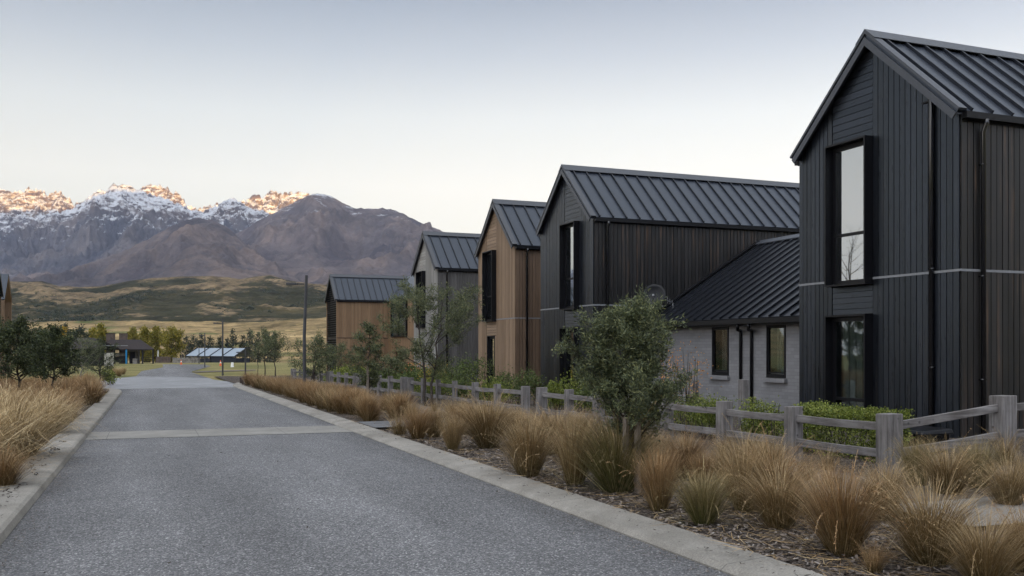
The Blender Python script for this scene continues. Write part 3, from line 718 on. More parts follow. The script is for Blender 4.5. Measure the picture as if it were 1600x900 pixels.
# ------------------------------------------------------------------ fence
def fence_pt(px):
    r = (px-800)/F; d = 9.54/(r+0.43); return pw(px, d) + (d,)
def make_fence(label, stations, ext=None, group='timber post and rail fences along the footpath'):
    """stations: (px, size) posts; ext adds explicit (x, y, ztop, size) posts before the first"""
    pts = [(x, y, gz(x, y)+0.83-0.0012*d, sz) for (x, y, d), sz in ((fence_pt(px), sz) for px, sz in stations)]
    if ext: pts = ext + pts
    x0, y0, z0, _ = pts[0]
    Fn = empty('timber_fence', (x0, y0, 0)); tag(Fn, label, 'fence', group)
    for i, (x, y, z, sz) in enumerate(pts):
        m = MB(); h = sz/2; g = 1.05; k = 0.012*random.uniform(-1, 1)
        m.hexa([(-h,-h,-g),(h,-h,-g),(h,h,-g),(-h,h,-g),(-h+k,-h,0),(h+k,-h,0.004),(h+k,h,0),(-h+k,h,-0.004)])
        m.build('post', MAT['fence_post'], Fn, (x-x0, y-y0, z), rz=math.radians(random.uniform(-3,3)), bevel=0.008)
    for i in range(len(pts)-1):
        (xa, ya, za, sa), (xb, yb, zb, sb) = pts[i], pts[i+1]
        dx, dy, dz = xb-xa, yb-ya, zb-za; L = math.hypot(dx, dy); ang = math.atan2(dy, dx) - math.pi/2
        for dropp, hh in ((0.155, 0.1), (0.5, 0.105)):
            m = MB(); l0, l1 = sa/2-0.03, L-sb/2+0.03; n = 6; j0, j1 = random.uniform(-0.012,0.012), random.uniform(-0.012,0.012); sag = random.uniform(0.0,0.02)
            for k in range(n):
                ta, tb = l0+(l1-l0)*k/n, l0+(l1-l0)*(k+1)/n
                f = lambda t: dz*t/L + j0 + (j1-j0)*t/L - sag*math.sin(math.pi*t/L)
                za_, zb_ = f(ta), f(tb); w = 0.028
                b = len(m.v)
                if k == 0: m.v += [(-w,ta,za_-hh/2),(w,ta,za_-hh/2),(w,ta,za_+hh/2),(-w,ta,za_+hh/2)]; c0 = b; m.f.append((b+3,b+2,b+1,b)); b += 4
                m.v += [(-w,tb,zb_-hh/2),(w,tb,zb_-hh/2),(w,tb,zb_+hh/2),(-w,tb,zb_+hh/2)]
                for q in range(4): m.f.append((c0+q, c0+(q+1)%4, b+(q+1)%4, b+q))
                c0 = b
            m.f.append((c0,c0+1,c0+2,c0+3))
            m.build('rail', MAT['fence_rail'], Fn, (xa-x0, ya-y0, za-dropp), rz=ang, bevel=0.006)
    return Fn

def build_fences():
    x0, y0 = pw(1567, 12.1); z0 = zat(618, 12.1); xb, yb = x0+1.9, y0+0.05; xc, yc = x0+3.8, y0+0.1
    make_fence('grey timber fence turning the corner in front of the nearest black house', [(1390,.225),(1240,.185),(1131,.19),(1042,.18),(985,.15),(935,.19),(888.5,.16),(846,.2)],
               ext=[(xc,yc,z0+0.1,.225),(xb,yb,z0+0.06,.225),(x0,y0,z0,.235)])
    make_fence('middle stretch of grey timber fence in front of the light brown house', [(820.5,.17),(777,.15),(742.5,.16),(710,.13),(685,.13),(662,.14),(642,.17)])
    make_fence('short stretch of grey timber fence before the grey timber house', [(631,.2),(609.7,.16),(592.5,.14),(561,.17)])
    make_fence('grey timber fence stretch with a broad end post, in front of the orange timber house', [(556,.24),(541,.14),(529,.14),(517.6,.16)])
    make_fence('last far stretch of grey timber fence behind the tall lamp post', [(513,.18),(502,.14),(491,.15),(480,.14),(469,.14),(461,.14),(457.5,.2)])
    # inner garden fence in front of the brick wing: two posts with wires
    Gd = empty('garden_fence', (11.8, 14.4, 0)); tag(Gd, 'wire garden fence with two timber posts in front of grey brick wall', 'fence')
    P = []
    for px, d, t in ((1162, 19.5, 593), (1084, 21.5, 594)):
        x, y = pw(px, d); z = zat(t, d); m = MB(); m.box(-.085,.085,-.085,.085,-1.3,0); m.build('post', MAT['fence_post'], Gd, (x-11.8, y-14.4, z), bevel=0.008); P.append((x-11.8, y-14.4, z))
    for dz in (0.12, 0.4, 0.65):
        m = MB(); a, b = Vector(P[0]), Vector(P[1]); d = (b-a)
        m.tube([tuple(a-d*0.05-Vector((0,0,dz))), tuple(b+d*0.6-Vector((0,0,dz)))], 0.004, 5); m.build('wire', MAT['band_steel'], Gd)

# ------------------------------------------------------------------ lamps, bollard, cones, stakes, bin
def lamp(label, px, d, ztop_px, arm=True, H=None, group='slim dark lamp posts along the street', lean=0.0):
    x, y = pw(px, d); g = gz(x, y); zt = zat(ztop_px, d)-g
    o = empty('street_lamp', (x, y, g)); tag(o, label, 'street lamp', group)
    m = MB(); m.tube([(0,0,-0.1),(0,0,zt*0.5),(lean,0,zt)], [0.062,0.06,0.055], 12); m.build('pole', MAT['pole'], o, smooth=False)
    m = MB(); m.tube([(0,0,0.002),(0,0,0.03)], 0.12, 12); m.build('base_plate', MAT['pole'], o)
    if arm:
        a = math.radians(205); c, s = math.cos(-TH)*-1, math.sin(-TH)*-1
        zl = zt-0.33
        m = MB(); m.beam((0,0,zl),(c*0.3,s*0.3,zl),0.05,0.055); m.build('arm', MAT['pole'], o)
        m = MB(); A = Vector((c*0.28,s*0.28,zl+0.005)); B = Vector((c*0.66,s*0.66,zl+0.005)); m.beam(A, B, 0.2, 0.09); h = m.build('lamp_head', MAT['pole'], o, bevel=0.01)
        m = MB(); m.beam(A.lerp(B,0.1)-Vector((0,0,0.042)), A.lerp(B,0.9)-Vector((0,0,0.042)), 0.16, 0.006); m.build('lens', MAT['blind'], h)
    return o
def build_furniture():
    lamp('tall dark lamp post with flat lamp head rising from tussocks right of the road', 475.5, 34.5, 430, lean=0.08)
    lamp('dark lamp post on the lawn right of the bend, second tallest', 348, 68, 498)
    lamp('small far lamp post with arm in front of the pale canopy', 306+14, 107, 520)
    lamp('short dark post at the end of the tussocks, right of the bend', 383.5, 70, 544, arm=True)
    lamp('thin far post before the left end of the pale canopy', 311, 150, 544, arm=False, group=None)
    x, y = pg(377.5, 601); m = MB(); m.box(-.09,.09,-.09,.09,-.1,.34); b = m.build('timber_bollard', MAT['bollard'], None, (x,y,gz(x,y)), bevel=0.01); tag(b, 'short dark timber bollard at the near corner of the lawn', 'bollard')
    c = MB(); c.box(-.095,.095,-.095,.095,.341,.365); c.build('cap', MAT['bollard'], b)
    def cone(px, py, s, lb):
        x, y = pg(px, py); y = y; o = empty('traffic_cone', (x, y, gz(x,y))); tag(o, lb, 'traffic cone', 'orange traffic cones far up the road')
        m = MB(); m.box(-.2*s,.2*s,-.2*s,.2*s,0,.04*s); m.build('base', MAT['cone'], o)
        m = MB(); m.tube([(0,0,.04*s),(0,0,.8*s)],[.15*s,.03*s],12); m.build('cone_body', MAT['cone'], o)
        m = MB(); m.tube([(0,0,.38*s),(0,0,.56*s)],[.108*s,.078*s],12); m.build('reflective_band', MAT['white'], o)
    cone(283, 569.5, 0.9, 'orange traffic cone at the far end of the road'); cone(344.5, 571.5, 0.9, 'orange and white traffic cone on the lawn before the canopy')
    x, y = pg(363, 573.5); m = MB(); m.tube([(0,0,0),(0,0,.55)],[.2,.12],8); o = m.build('marker_post', MAT['white'], None, (x,y,gz(x,y))); tag(o, 'small white marker on the lawn right of the two cones', 'marker')
    # support stakes of the big young tree
    for px, py, t, lb in ((978, 778, 652, 'left timber stake beside the trunk of the big young tree'), (996, 779, 660, 'right timber stake beside the trunk of the big young tree')):
        x, y = pg(px, py-4); d = ST*x+CT*y; m = MB(); m.box(-.025,.025,-.025,.025,-.2,zat(t,d)-gz(x,y)); o = m.build('tree_stake', MAT['stake'], None, (x,y,gz(x,y)), rz=.3); tag(o, lb, 'stake', 'timber stakes supporting the big young tree')
    # dark lidded bin behind the corner post
    x, y = pw(1441, 13.2); z = zat(668, 13.2); o = empty('lidded_bin', (x, y, 0)); tag(o, 'dark lidded bin behind the fence at the black house corner', 'bin')
    m = MB(); m.hexa([(-.2,-.2,-.1),(.2,-.2,-.1),(.2,.2,-.1),(-.2,.2,-.1),(-.26,-.26,z-.08),(.26,-.26,z-.08),(.26,.26,z-.08),(-.26,.26,z-.08)]); m.build('bin_body', MAT['black_steel'], o, bevel=0.02)
    m = MB(); m.hexa([(-.31,-.3,z-.078),(.29,-.3,z-.078),(.29,.3,z-.078),(-.31,.3,z-.078),(-.27,-.27,z-.02),(.27,-.27,z),(.27,.27,z),(-.27,.27,z-.02)]); m.build('lid', MAT['black_steel'], o, bevel=0.015)

# ------------------------------------------------------------------ far buildings
def build_far():
    # park shelter
    d = 150.0; x, y = pw(200, d); g = gz(x, y); al = math.atan(600/F); S = empty('park_shelter', (x, y, g), -TH+al); tag(S, 'brown roofed open shelter with two square chimneys left of the road end', 'shelter')
    k = d/F; X = lambda px: (px-200)*k*math.cos(al); Z = lambda py: zat(py, d)-g
    ze, zr = Z(545.6), Z(530.5)
    m = MB(); x0, x1, r0, r1 = X(156), X(241), X(172), X(220); y0, y1 = -2.6, 3.4; ym = .4
    A,B,C,D_ = (x0,y0,ze),(x1,y0,ze),(x1,y1,ze),(x0,y1,ze); R0,R1 = (r0,ym,zr),(r1,ym,zr)
    for P in ((A,B,R1,R0),(B,C,R1),(C,D_,R0,R1),(D_,A,R0),(A,D_,C,B)): m.poly(P)
    m.box(x0+.05,x1-.05,y0+.05,y0+.1,ze-.17,ze-.005); m.build('roof', MAT['shingle'], S)
    m = MB(); gx0, gx1 = X(144), X(186); gm = X(154.5); zt = Z(529.2); zl = Z(541)
    m.prism([(gx0,-4.2,Z(537)),(gm,-4.2,zt),(gx1,-4.2,Z(543)),(gx1,-4.2,Z(544.5)),(gm,-4.2,zt-.22),(gx0,-4.2,Z(539))], (0,4.5,0)); m.build('porch_roof', MAT['shingle'], S)
    m = MB(); m.prism([(gx0+.4,-4.0,Z(539)),(gm,-4.0,zt-.25),(gx1-.3,-4.0,Z(544))], (0,.1,0)); m.build('porch_gable', MAT['dark_wall'], S)
    m = MB(); m.box(X(150),X(200),-4.3,-4.1,Z(540.6),Z(539.6)); m.build('eave_beam', MAT['band_steel'], S)
    for a, b in ((166,180),(186,199.5)):
        m = MB(); m.box(X(a),X(b),.8,2.0,0,Z(521.3)); c = m.build('chimney', MAT['chimney'], S); q = MB(); q.box(X(a)-.06,X(b)+.06,.74,2.06,Z(521.3)+.004,Z(520.6)); q.build('chimney_cap', MAT['shingle'], c)
    for px in (179,198,217,222.6,239):
        m = MB(); m.box(X(px)-.13,X(px)+.13,-2.3,-2.05,-.2,ze); m.build('post', MAT['dark_wall'], S)
    m = MB(); m.box(X(196),X(198)+.05,-2.55,-2.35,Z(568),Z(546)); m.build('blue_panel', MAT['blue'], S)
    m = MB(); m.box(X(180),X(196),-2.0,-1.9,Z(566),Z(556.5)); m.build('low_wall', MAT['dark_wall'], S)
    m = MB(); m.box(X(180),X(196),-1.6,-1.5,Z(556),Z(551)); m.build('bench_wall', MAT['stone'], S)
    m = MB(); m.box(X(202),X(216),.3,.7,0,Z(547)); m.build('back_wall', MAT['stone'], S)
    m = MB(); m.box(X(203),X(211),.1,.28,0,Z(550)); m.build('fireplace', MAT['dark_wall'], S)
    m = MB(); m.box(X(207),X(214),-2.2,-1.3,0,Z(560)); m.build('hearth', MAT['stone'], S)
    m = MB()
    for zz in (.3,.6,.95): m.box(X(223.5),X(239),-2.2,-2.15,zz,zz+.06)
    m.build('railing', MAT['dark_wall'], S)
    # low dark building behind the left trees
    d = 125.0; x, y = pw(130, d); g = gz(x, y); al = math.atan(660/F); S = empty('low_building', (x, y, g), -TH+al); tag(S, 'low dark roofed building with a cream wall behind the left trees', 'building'); k = d/F*math.cos(al)
    X = lambda px: (px-130)*k; Z = lambda py: zat(py, d)-g
    m = MB(); m.box(X(95),X(163),0,6,-.2,Z(545)); m.build('wall', MAT['dark_wall'], S)
    m = MB(); m.box(X(163)+.003,X(178),-.5,-.2,-.2,Z(551.5)); m.build('cream_wall', MAT['cream_wall'], S)
    m = MB(); m.prism([(X(88),-1,Z(545)),(X(170),-1,Z(545)),(X(150),2.5,Z(527.5)),(X(104),2.5,Z(527.5))],(0,.1,0)) if False else None
    A,B,C,D_ = (X(86),-1.2,Z(544.5)),(X(168),-1.2,Z(544.5)),(X(168),7,Z(544.5)),(X(86),7,Z(544.5)); R0,R1 = (X(104),3,Z(528)),(X(148),3,Z(527.5))
    for P in ((A,B,R1,R0),(B,C,R1),(C,D_,R0,R1),(D_,A,R0),(A,D_,C,B)): m.poly(P)
    m.build('roof', MAT['shingle'], S)
    m = MB(); m.box(X(71),X(89),2,6,0,Z(517.5)); m.box(X(70),X(90.5),1.8,6.2,Z(517.5)+.005,Z(516.5)); m.build('clerestory', MAT['dark_wall'], S)
    # pale canopy hall
    d = 250.0; x, y = pw(346, d); g = -2.5-0.05; C_ = empty('canopy_hall', (x, y, g), -TH-math.radians(35)); tag(C_, 'long pale blue canopy roof with dark ribs over black walls on the lawn', 'canopy hall')
    L, hw = 21.0, 3.75; ze, zr = 1.85, 3.95; m = MB()
    A,B,C,D_ = (-L/2,-hw,ze),(L/2,-hw,ze),(L/2,hw,ze),(-L/2,hw,ze); R0,R1 = (-L/2,0,zr),(L/2,0,zr)
    m.poly((A,B,R1,R0)); m.poly((C,D_,R0,R1)); m.build('canopy', MAT['canvas'], C_)
    for i in range(5):
        xx = -L/2+.1+i*(L-.2)/4; m = MB(); m.beam((xx,-hw-.02,ze+.08),(xx,0,zr+.09),.24,.14); m.beam((xx,hw,ze+.08),(xx,0,zr+.09),.24,.14); m.build('rib', MAT['dark_wall'], C_)
        m = MB(); m.box(xx-.12,xx+.12,-hw+.02,-hw+.24,-.3,ze-.03); m.build('post', MAT['dark_wall'], C_)
    m = MB(); m.box(-L/2,L/2,-hw-.1,-hw-.02,ze-.16,ze-.01); m.beam((L/2+.05,-hw,ze),(L/2+.05,hw,ze),.1,.2); m.beam((L/2+.05,0,ze),(L/2+.05,0,zr),.1,.15); m.beam((L/2+.05,-hw*.5,ze+.6),(L/2+.05,hw*.5,ze+.6),.1,.12); m.build('eave_beam', MAT['dark_wall'], C_)
    m = MB(); m.box(-L/2+2.6,0.0,-hw+.3,-hw+.42,-.3,1.15); m.box(0.005,L/2-1.8,-hw+.26,-hw+.42,-.3,1.75); m.box(L/2-1.795,L/2-.1,-hw+.3,-hw+.42,-.3,1.45); m.box(L/2-.2,L/2-.1,-hw+.43,hw*.3,-.3,1.3); m.build('wall', MAT['navy'], C_)
    # low stone wall between shelter and canopy
    d = 180.0
    for a, b, t, lb, mt in ((244, 266, 557.5, 'low brown stone wall behind the road end beside the shelter', 'chimney'), (270, 312, 559, 'low grey stone wall between the shelter and the pale canopy', 'stone')):
        x, y = pw((a+b)/2, d); g = gz(x, y); k = d/F; m = MB(); w = (b-a)/2*k
        n = 14
        for i in range(n):
            x0, x1 = -w+2*w*i/n, -w+2*w*(i+1)/n; hh = zat(t, d)-g+random.uniform(-.08,.08); m.box(x0+.01,x1-.01,-.25+random.uniform(-.04,.04),.25,-.3,hh*.5); m.box(x0+.01,x1-.01,-.25+random.uniform(-.04,.04),.25,hh*.5+.01,hh)
        o = m.build('stone_wall', MAT[mt], None, (x,y,g), rz=-TH); tag(o, lb, 'wall')
    x, y = pw(284, 200); m = MB(); m.box(-.35,-.05,-.1,.1,0,1.7); m.box(.1,.4,-.1,.1,0,1.75); m.beam((-.2,0,1.5),(.25,0,1.5),.05,.05)
    o = m.build('gate_posts', MAT['dark_wall'], None, (x,y,gz(x,y)), rz=-TH); tag(o, 'pair of dark gate posts in front of the yellow willow', 'gate')
    x, y = pw(247, 185); m = MB(); m.tube([(0,0,0),(0,0,2.4)],.09,8); o = m.build('white_pole', MAT['white'], None, (x,y,gz(x,y))); tag(o, 'short white pole right of the brown shelter', 'pole')
# ------------------------------------------------------------------ plants
def blades(n, h, rad, seed, droop=(0.3, 1.6), tilt=0.5, w=0.0045, seg=5, fallen=0.06, lenr=(0.55, 1.15), wind=(0, 0)):
    n = int(n*1.6); g = np.random.default_rng(seed)
    az = g.uniform(0, 2*np.pi, n); r0 = rad*np.sqrt(g.uniform(0, 1, n)); base = np.stack([r0*np.cos(az), r0*np.sin(az), np.zeros(n)-0.02], 1)
    az2 = az + g.normal(0, 0.5, n); L = h*1.12*g.uniform(*lenr, n)
    ph0 = np.clip(tilt*(r0/rad)*g.uniform(0.3, 1.2, n), 0, 1.3); k = g.uniform(*droop, n)*(0.5+0.5*L/h)
    fl = g.uniform(0, 1, n) < fallen; ph0[fl] = g.uniform(1.0, 1.45, fl.sum()); k[fl] = g.uniform(0.1, 0.5, fl.sum())
    tw = g.normal(0, 0.5, n)
    P = base.copy(); V = np.zeros((n, seg+1, 2, 3)); T = np.zeros((n, seg+1, 2)); az3 = az2.copy()
    for i in range(seg+1):
        s = i/seg; ww = w*(1.0-0.8*s)*g.uniform(0.7, 1.3, n)
        side = np.stack([-np.sin(az2+tw), np.cos(az2+tw), np.zeros(n)], 1)*ww[:, None]
        V[:, i, 0] = P-side; V[:, i, 1] = P+side; T[:, i] = s
        ph = np.minimum(ph0 + k*s*s, 2.5); az3 = az2 + tw*0.4*s; st = L/seg
        P = P + np.stack([np.sin(ph)*np.cos(az3)*st + wind[0]*s*st, np.sin(ph)*np.sin(az3)*st + wind[1]*s*st, np.cos(ph)*st], 1)
        P[:, 2] = np.maximum(P[:, 2], 0.004)
    b = (np.arange(n)*(seg+1)*2)[:, None, None]; i = np.arange(seg)[None, :, None]*2
    q = np.array([0, 1, 3, 2])[None, None, :]
    return V.reshape(-1, 3), (b+i+q).reshape(-1, 4), T.reshape(-1)

def seed_heads(n, h, seed, out=0.5):
    """a few long stalks with nodding seed plumes"""
    g = np.random.default_rng(seed); VV, FF, TT, off = [], [], [], 0
    for _ in range(n):
        a = g.uniform(0, 6.28); L = h*g.uniform(1.15, 1.6); ph = g.uniform(0.15, 0.6); k = g.uniform(0.4, 2.4); P = np.zeros(3); pts = [P]
        for i in range(9):
            q = ph + k*(i/8)**2; P = P + np.array([math.sin(q)*math.cos(a), math.sin(q)*math.sin(a), math.cos(q)])*L/9; pts.append(P)
        side = np.array([-math.sin(a), math.cos(a), 0.0])
        for i in range(9):
            w0 = 0.002; V = np.array([pts[i]-side*w0, pts[i]+side*w0, pts[i+1]+side*w0, pts[i+1]-side*w0]); VV.append(V); FF.append(np.arange(4)+off); TT += [0.9]*4; off += 4
        for i in range(26):
            s = g.uniform(0.68, 1.0)*9; j = min(int(s), 8); p = pts[j]+(pts[j+1]-pts[j])*(s-j); d = g.normal(0, 1, 3); d[2] -= 0.4; d /= np.linalg.norm(d); e = np.cross(d, g.normal(0,1,3)); e /= np.linalg.norm(e)
            l = 0.022; V = np.array([p, p+d*l*.5+e*.0035, p+d*l, p+d*l*.5-e*.0035]); VV.append(V); FF.append(np.arange(4)+off); TT += [1.0]*4; off += 4
    return np.concatenate(VV), np.array(FF), np.array(TT)

TUSS = {}
def tussock_mesh(kind, var):
    key = (kind, var)
    if key in TUSS: return TUSS[key]
    sd = sum(map(ord, kind))*7+var*31
    spec = {  # n, height, radius, droop, tilt
        'upright': (850, 0.72, 0.08, (0.1, 1.0), 0.42), 'round': (1050, 0.68, 0.09, (0.2, 1.3), 0.6), 'arch': (950, 0.8, 0.1, (0.6, 1.9), 0.7),
        'sparse': (240, 0.62, 0.09, (0.3, 1.5), 0.7), 'far': (420, 0.72, 0.14, (0.2, 1.3), 0.6), 'straw': (850, 1.0, 0.17, (0.7, 2.3), 0.8)}[kind]
    n, h, r, dr, ti = spec; w = {'far': 0.0065, 'straw': 0.0042}.get(kind, 0.003)
    wind = {'straw': (0.2, -0.1)}.get(kind, (0.05, 0.0))
    V, Fq, T = blades(n, h, r, sd, dr, ti, w, 5 if kind != 'far' else 4, wind=wind)
    if kind != 'far':
        V2, F2, T2 = seed_heads({'sparse': 9, 'straw': 16}.get(kind, 11), h, sd+3)
        V = np.concatenate([V, V2]); Fq = np.concatenate([Fq, F2+len(T)]); T = np.concatenate([T, T2])
    TUSS[key] = (V, Fq, T); return TUSS[key]
TME = {}
def tussock(x, y, s, kind, mat, var, label, group, z=None, sz=1.0):
    key = (kind, var, mat)
    if key not in TME:
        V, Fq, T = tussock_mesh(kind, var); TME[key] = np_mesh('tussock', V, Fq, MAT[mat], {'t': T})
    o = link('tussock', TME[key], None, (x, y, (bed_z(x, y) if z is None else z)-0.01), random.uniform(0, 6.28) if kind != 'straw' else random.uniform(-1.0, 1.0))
    o.scale = (s*random.uniform(0.92,1.1), s*random.uniform(0.92,1.1), s*sz); tag(o, label, 'tussock', group, 'thing'); return o

def leaf_quads(C, D, L, w, g, fold=True):
    n = len(C); R = g.normal(0, 1, (n, 3)); W = np.cross(D, R); W /= np.linalg.norm(W, axis=1)[:, None]+1e-9
    l = (L*g.uniform(0.7, 1.25, n))[:, None]; ww = (w*g.uniform(0.7, 1.2, n))[:, None]
    V = np.stack([C, C+D*l*.45+W*ww, C+D*l, C+D*l*.45-W*ww], 1).reshape(-1, 3)
    return V, np.arange(4*n).reshape(-1, 4)

def make_tree(name, label, loc, H, crown, leaf, nleaf, mat, seed, bark='bark', trunk_r=0.03, clear=0.3, prim=18, sec=6, lw=0.3, up=0.6, group=None, cat='tree', stems=1, lean=(0,0), lsize=None, jag=0.3, base_z=None, rz=0.0, skirt=0.35):
    """trunk, limbs and twigs grown into a lumpy crown; leaves sit along the twigs. crown = (radius x, radius y, centre height fraction, half height fraction)"""
    g = np.random.default_rng(seed); rx, ry, ch, hh = crown
    T = empty(name, (loc[0], loc[1], loc[2]), rz); tag(T, label, cat, group)
    tb = MB(); twigs = []
    cz, hz = H*ch, H*hh
    for st in range(stems):
        b = Vector((g.normal(0, .03*stems), g.normal(0, .03*stems), -0.1)); top = Vector((lean[0]+g.normal(0, rx*0.22*(stems > 1)), lean[1]+g.normal(0, ry*0.22*(stems > 1)), H*0.93))
        pts = []; m = 9
        for i in range(m):
            s = i/(m-1); p = b.lerp(top, s) + Vector((g.normal(0, .012*H), g.normal(0, .012*H), 0))*(s > 0)*(1); pts.append(p)
        rad = [trunk_r*(1-0.85*i/(m-1)) for i in range(m)]; tb.tube(pts, rad, 8)
        def at(s):
            q = s*(m-1); i = min(int(q), m-2); return pts[i].lerp(pts[i+1], q-i), rad[i]
        npri = max(4, prim//stems)
        for k in range(npri):
            s = clear + (0.98-clear)*((k+g.uniform(0, 1))/npri); p, r = at(s); a = k*2.4 + g.uniform(-.6, .6) + st*1.3
            zz = min(max((p.z+0.12*H-cz)/hz, -1), 1); ext = max(0.12, math.sqrt(max(0, 1-zz*zz))) * g.uniform(1-jag*1.3, 1+jag)
            low = max(0.0, skirt-s); u = up*g.uniform(.5, 1.5) - low
            e = Vector((math.cos(a)*rx*ext, math.sin(a)*ry*ext, 0)); e.z = e.length*u; e.z = min(e.z, H*1.0-p.z)
            if s > 0.9: e = e*0.6 + Vector((0, 0, H*0.1))
            mid = p + e*0.5 + Vector((g.normal(0, .05), g.normal(0, .05), g.normal(0, .05)))*rx; q = p+e
            br = max(r*0.55, 0.006); tb.tube([p, mid, q], [br, br*.6, br*.25], 5, cap=False); twigs.append((mid, q, 0.7))
            for j in range(sec):
                t = g.uniform(.25, 1.0); c = p.lerp(mid, t*2) if t < .5 else mid.lerp(q, t*2-1)
                d = Vector((g.normal(0, 1), g.normal(0, 1), g.normal(.35, .7))) + e.normalized()*0.9; d.normalize(); l = (0.22+0.2*g.uniform(0, 1))*rx*lw/0.3
                tip = c+d*l; tb.tube([c, c+d*l*.5+Vector((0, 0, .01)), tip], [br*.3, br*.22, br*.12], 4, cap=False); twigs.append((c, tip, 1.0))
                for _ in range(2):
                    c2 = c.lerp(tip, g.uniform(.3, .9)); d2 = (d + Vector((g.normal(0, .8), g.normal(0, .8), g.normal(.1, .7)))).normalized(); tp = c2+d2*l*.6; twigs.append((c2, tp, .8))
    tb.build('trunk', MAT[bark], T, smooth=True)
    A = np.array([t[0] for t in twigs]); B = np.array([t[1] for t in twigs]); W = np.array([t[2] for t in twigs]); ln = np.linalg.norm(B-A, axis=1)*W; pr = ln/ln.sum()
    idx = g.choice(len(A), nleaf, p=pr); tt = g.uniform(0.1, 1.08, nleaf)[:, None]; D0 = (B-A)[idx]; D0 /= np.linalg.norm(D0, axis=1)[:, None]+1e-9
    sp = leaf[0]*0.6; C = A[idx]+(B-A)[idx]*tt + g.normal(0, sp, (nleaf, 3)); D = D0*0.7 + g.normal(0, .65, (nleaf, 3)) + np.array([0, 0, .12]); D /= np.linalg.norm(D, axis=1)[:, None]
    V, Fq = leaf_quads(C, D, leaf[0], leaf[1], g)
    link('crown', np_mesh('crown', V, Fq, MAT[mat]), T)
    return T

def make_shrub(name, label, loc, size, mat, seed, n=3500, leaf=(.04,.012), group=None, cat='shrub', boxy=False, lumps=9, flowers=None, rz=0.0, part=True):
    g = np.random.default_rng(seed); sx, sy, sz = size
    T = empty(name, loc, rz); tag(T, label, cat, group)
    if boxy:
        # clipped block: shoots fill an outer shell, uneven top
        u = g.uniform(-1, 1, (n, 3)); f = g.integers(0, 5, n); dep = g.exponential(.13, n)
        P = u.copy(); P[:, 2] = (u[:, 2]+1)/2
        for ax, sg, i in ((0,1,0),(0,-1,1),(1,1,2),(1,-1,3)):
            P[f == i, ax] = sg*(1-dep[f == i]*.8)
        P[f == 4, 2] = 1-dep[f == 4]*.6
        C = P*np.array([sx, sy, sz]); lump = fbm(C[:, 0]*2.2+seed, C[:, 1]*2.2, 3, 3)
        C[:, 2] *= (1+.16*lump); C[:, :2] *= (1+.10*fbm(C[:, 1]*3+C[:, 0]*3, C[:, 2]*4, 2, 9))[:, None]; C += g.normal(0, .025, C.shape)
    else:
        cs = np.stack([g.normal(0, .42, lumps)*sx, g.normal(0, .42, lumps)*sy, g.uniform(.3, .75, lumps)*sz], 1); rs = g.uniform(.35, .6, lumps)
        cs[0] = (0, 0, sz*.5); rs[0] = .7
        k = g.integers(0, lumps, n); d = g.normal(0, 1, (n, 3)); d /= np.linalg.norm(d, axis=1)[:, None]; rr = (1-g.exponential(.18, n).clip(0, .95))
        C = cs[k]+d*rr[:, None]*rs[k][:, None]*np.array([sx, sy, sz*.55]); C[:, 2] = np.abs(C[:, 2])
        # shoots that stick out
        m = n//8; C[:m] += d[:m]*g.uniform(.02, .16, (m, 1))*sz + np.array([0, 0, .05*sz])
    cen = np.array([0, 0, sz*.4]); D = (C-cen); D /= np.linalg.norm(D, axis=1)[:, None]+1e-9; D = D*.7+g.normal(0, .7, C.shape)+np.array([0,0,.25]); D /= np.linalg.norm(D, axis=1)[:, None]
    V, Fq = leaf_quads(C, D, leaf[0], leaf[1], g)
    link('foliage', np_mesh('foliage', V, Fq, MAT[mat]), T)
    st = MB()
    for i in range(14):
        a = Vector((g.uniform(-.6,.6)*sx, g.uniform(-.6,.6)*sy, -.08)); b = Vector((a.x*1.2+g.normal(0,.1)*sx, a.y*1.2+g.normal(0,.1)*sy, sz*g.uniform(.5,.85))); st.tube([a, a.lerp(b,.5)+Vector((g.normal(0,.03),g.normal(0,.03),0)), b], [.012,.009,.005], 5)
    st.build('stem', MAT['bark'], T)
    if flowers:
        m, fm = flowers; i = g.choice(len(C), m); d = g.normal(0, 1, (m, 3)); d /= np.linalg.norm(d, axis=1)[:, None]; cc = np.repeat(C[i]+np.array([0,0,.05]), 6, 0)+g.normal(0,.03,(m*6,3)); dd = g.normal(0,1,(m*6,3)); dd /= np.linalg.norm(dd,axis=1)[:,None]
        V, Fq = leaf_quads(cc, dd, .06, .025, g); link('flowers', np_mesh('flowers', V, Fq, MAT[fm]), T)
    return T

def bed_z(x, y):
    z = gz(x, y)+0.03
    if x > 8.6: z += 0.13*min(1, (x-8.6)/1.6)*max(0, min(1, (14-y)/4))
    return z

def at_px(px, d):
    x, y = pw(px, d); return (x, y, bed_z(x, y))

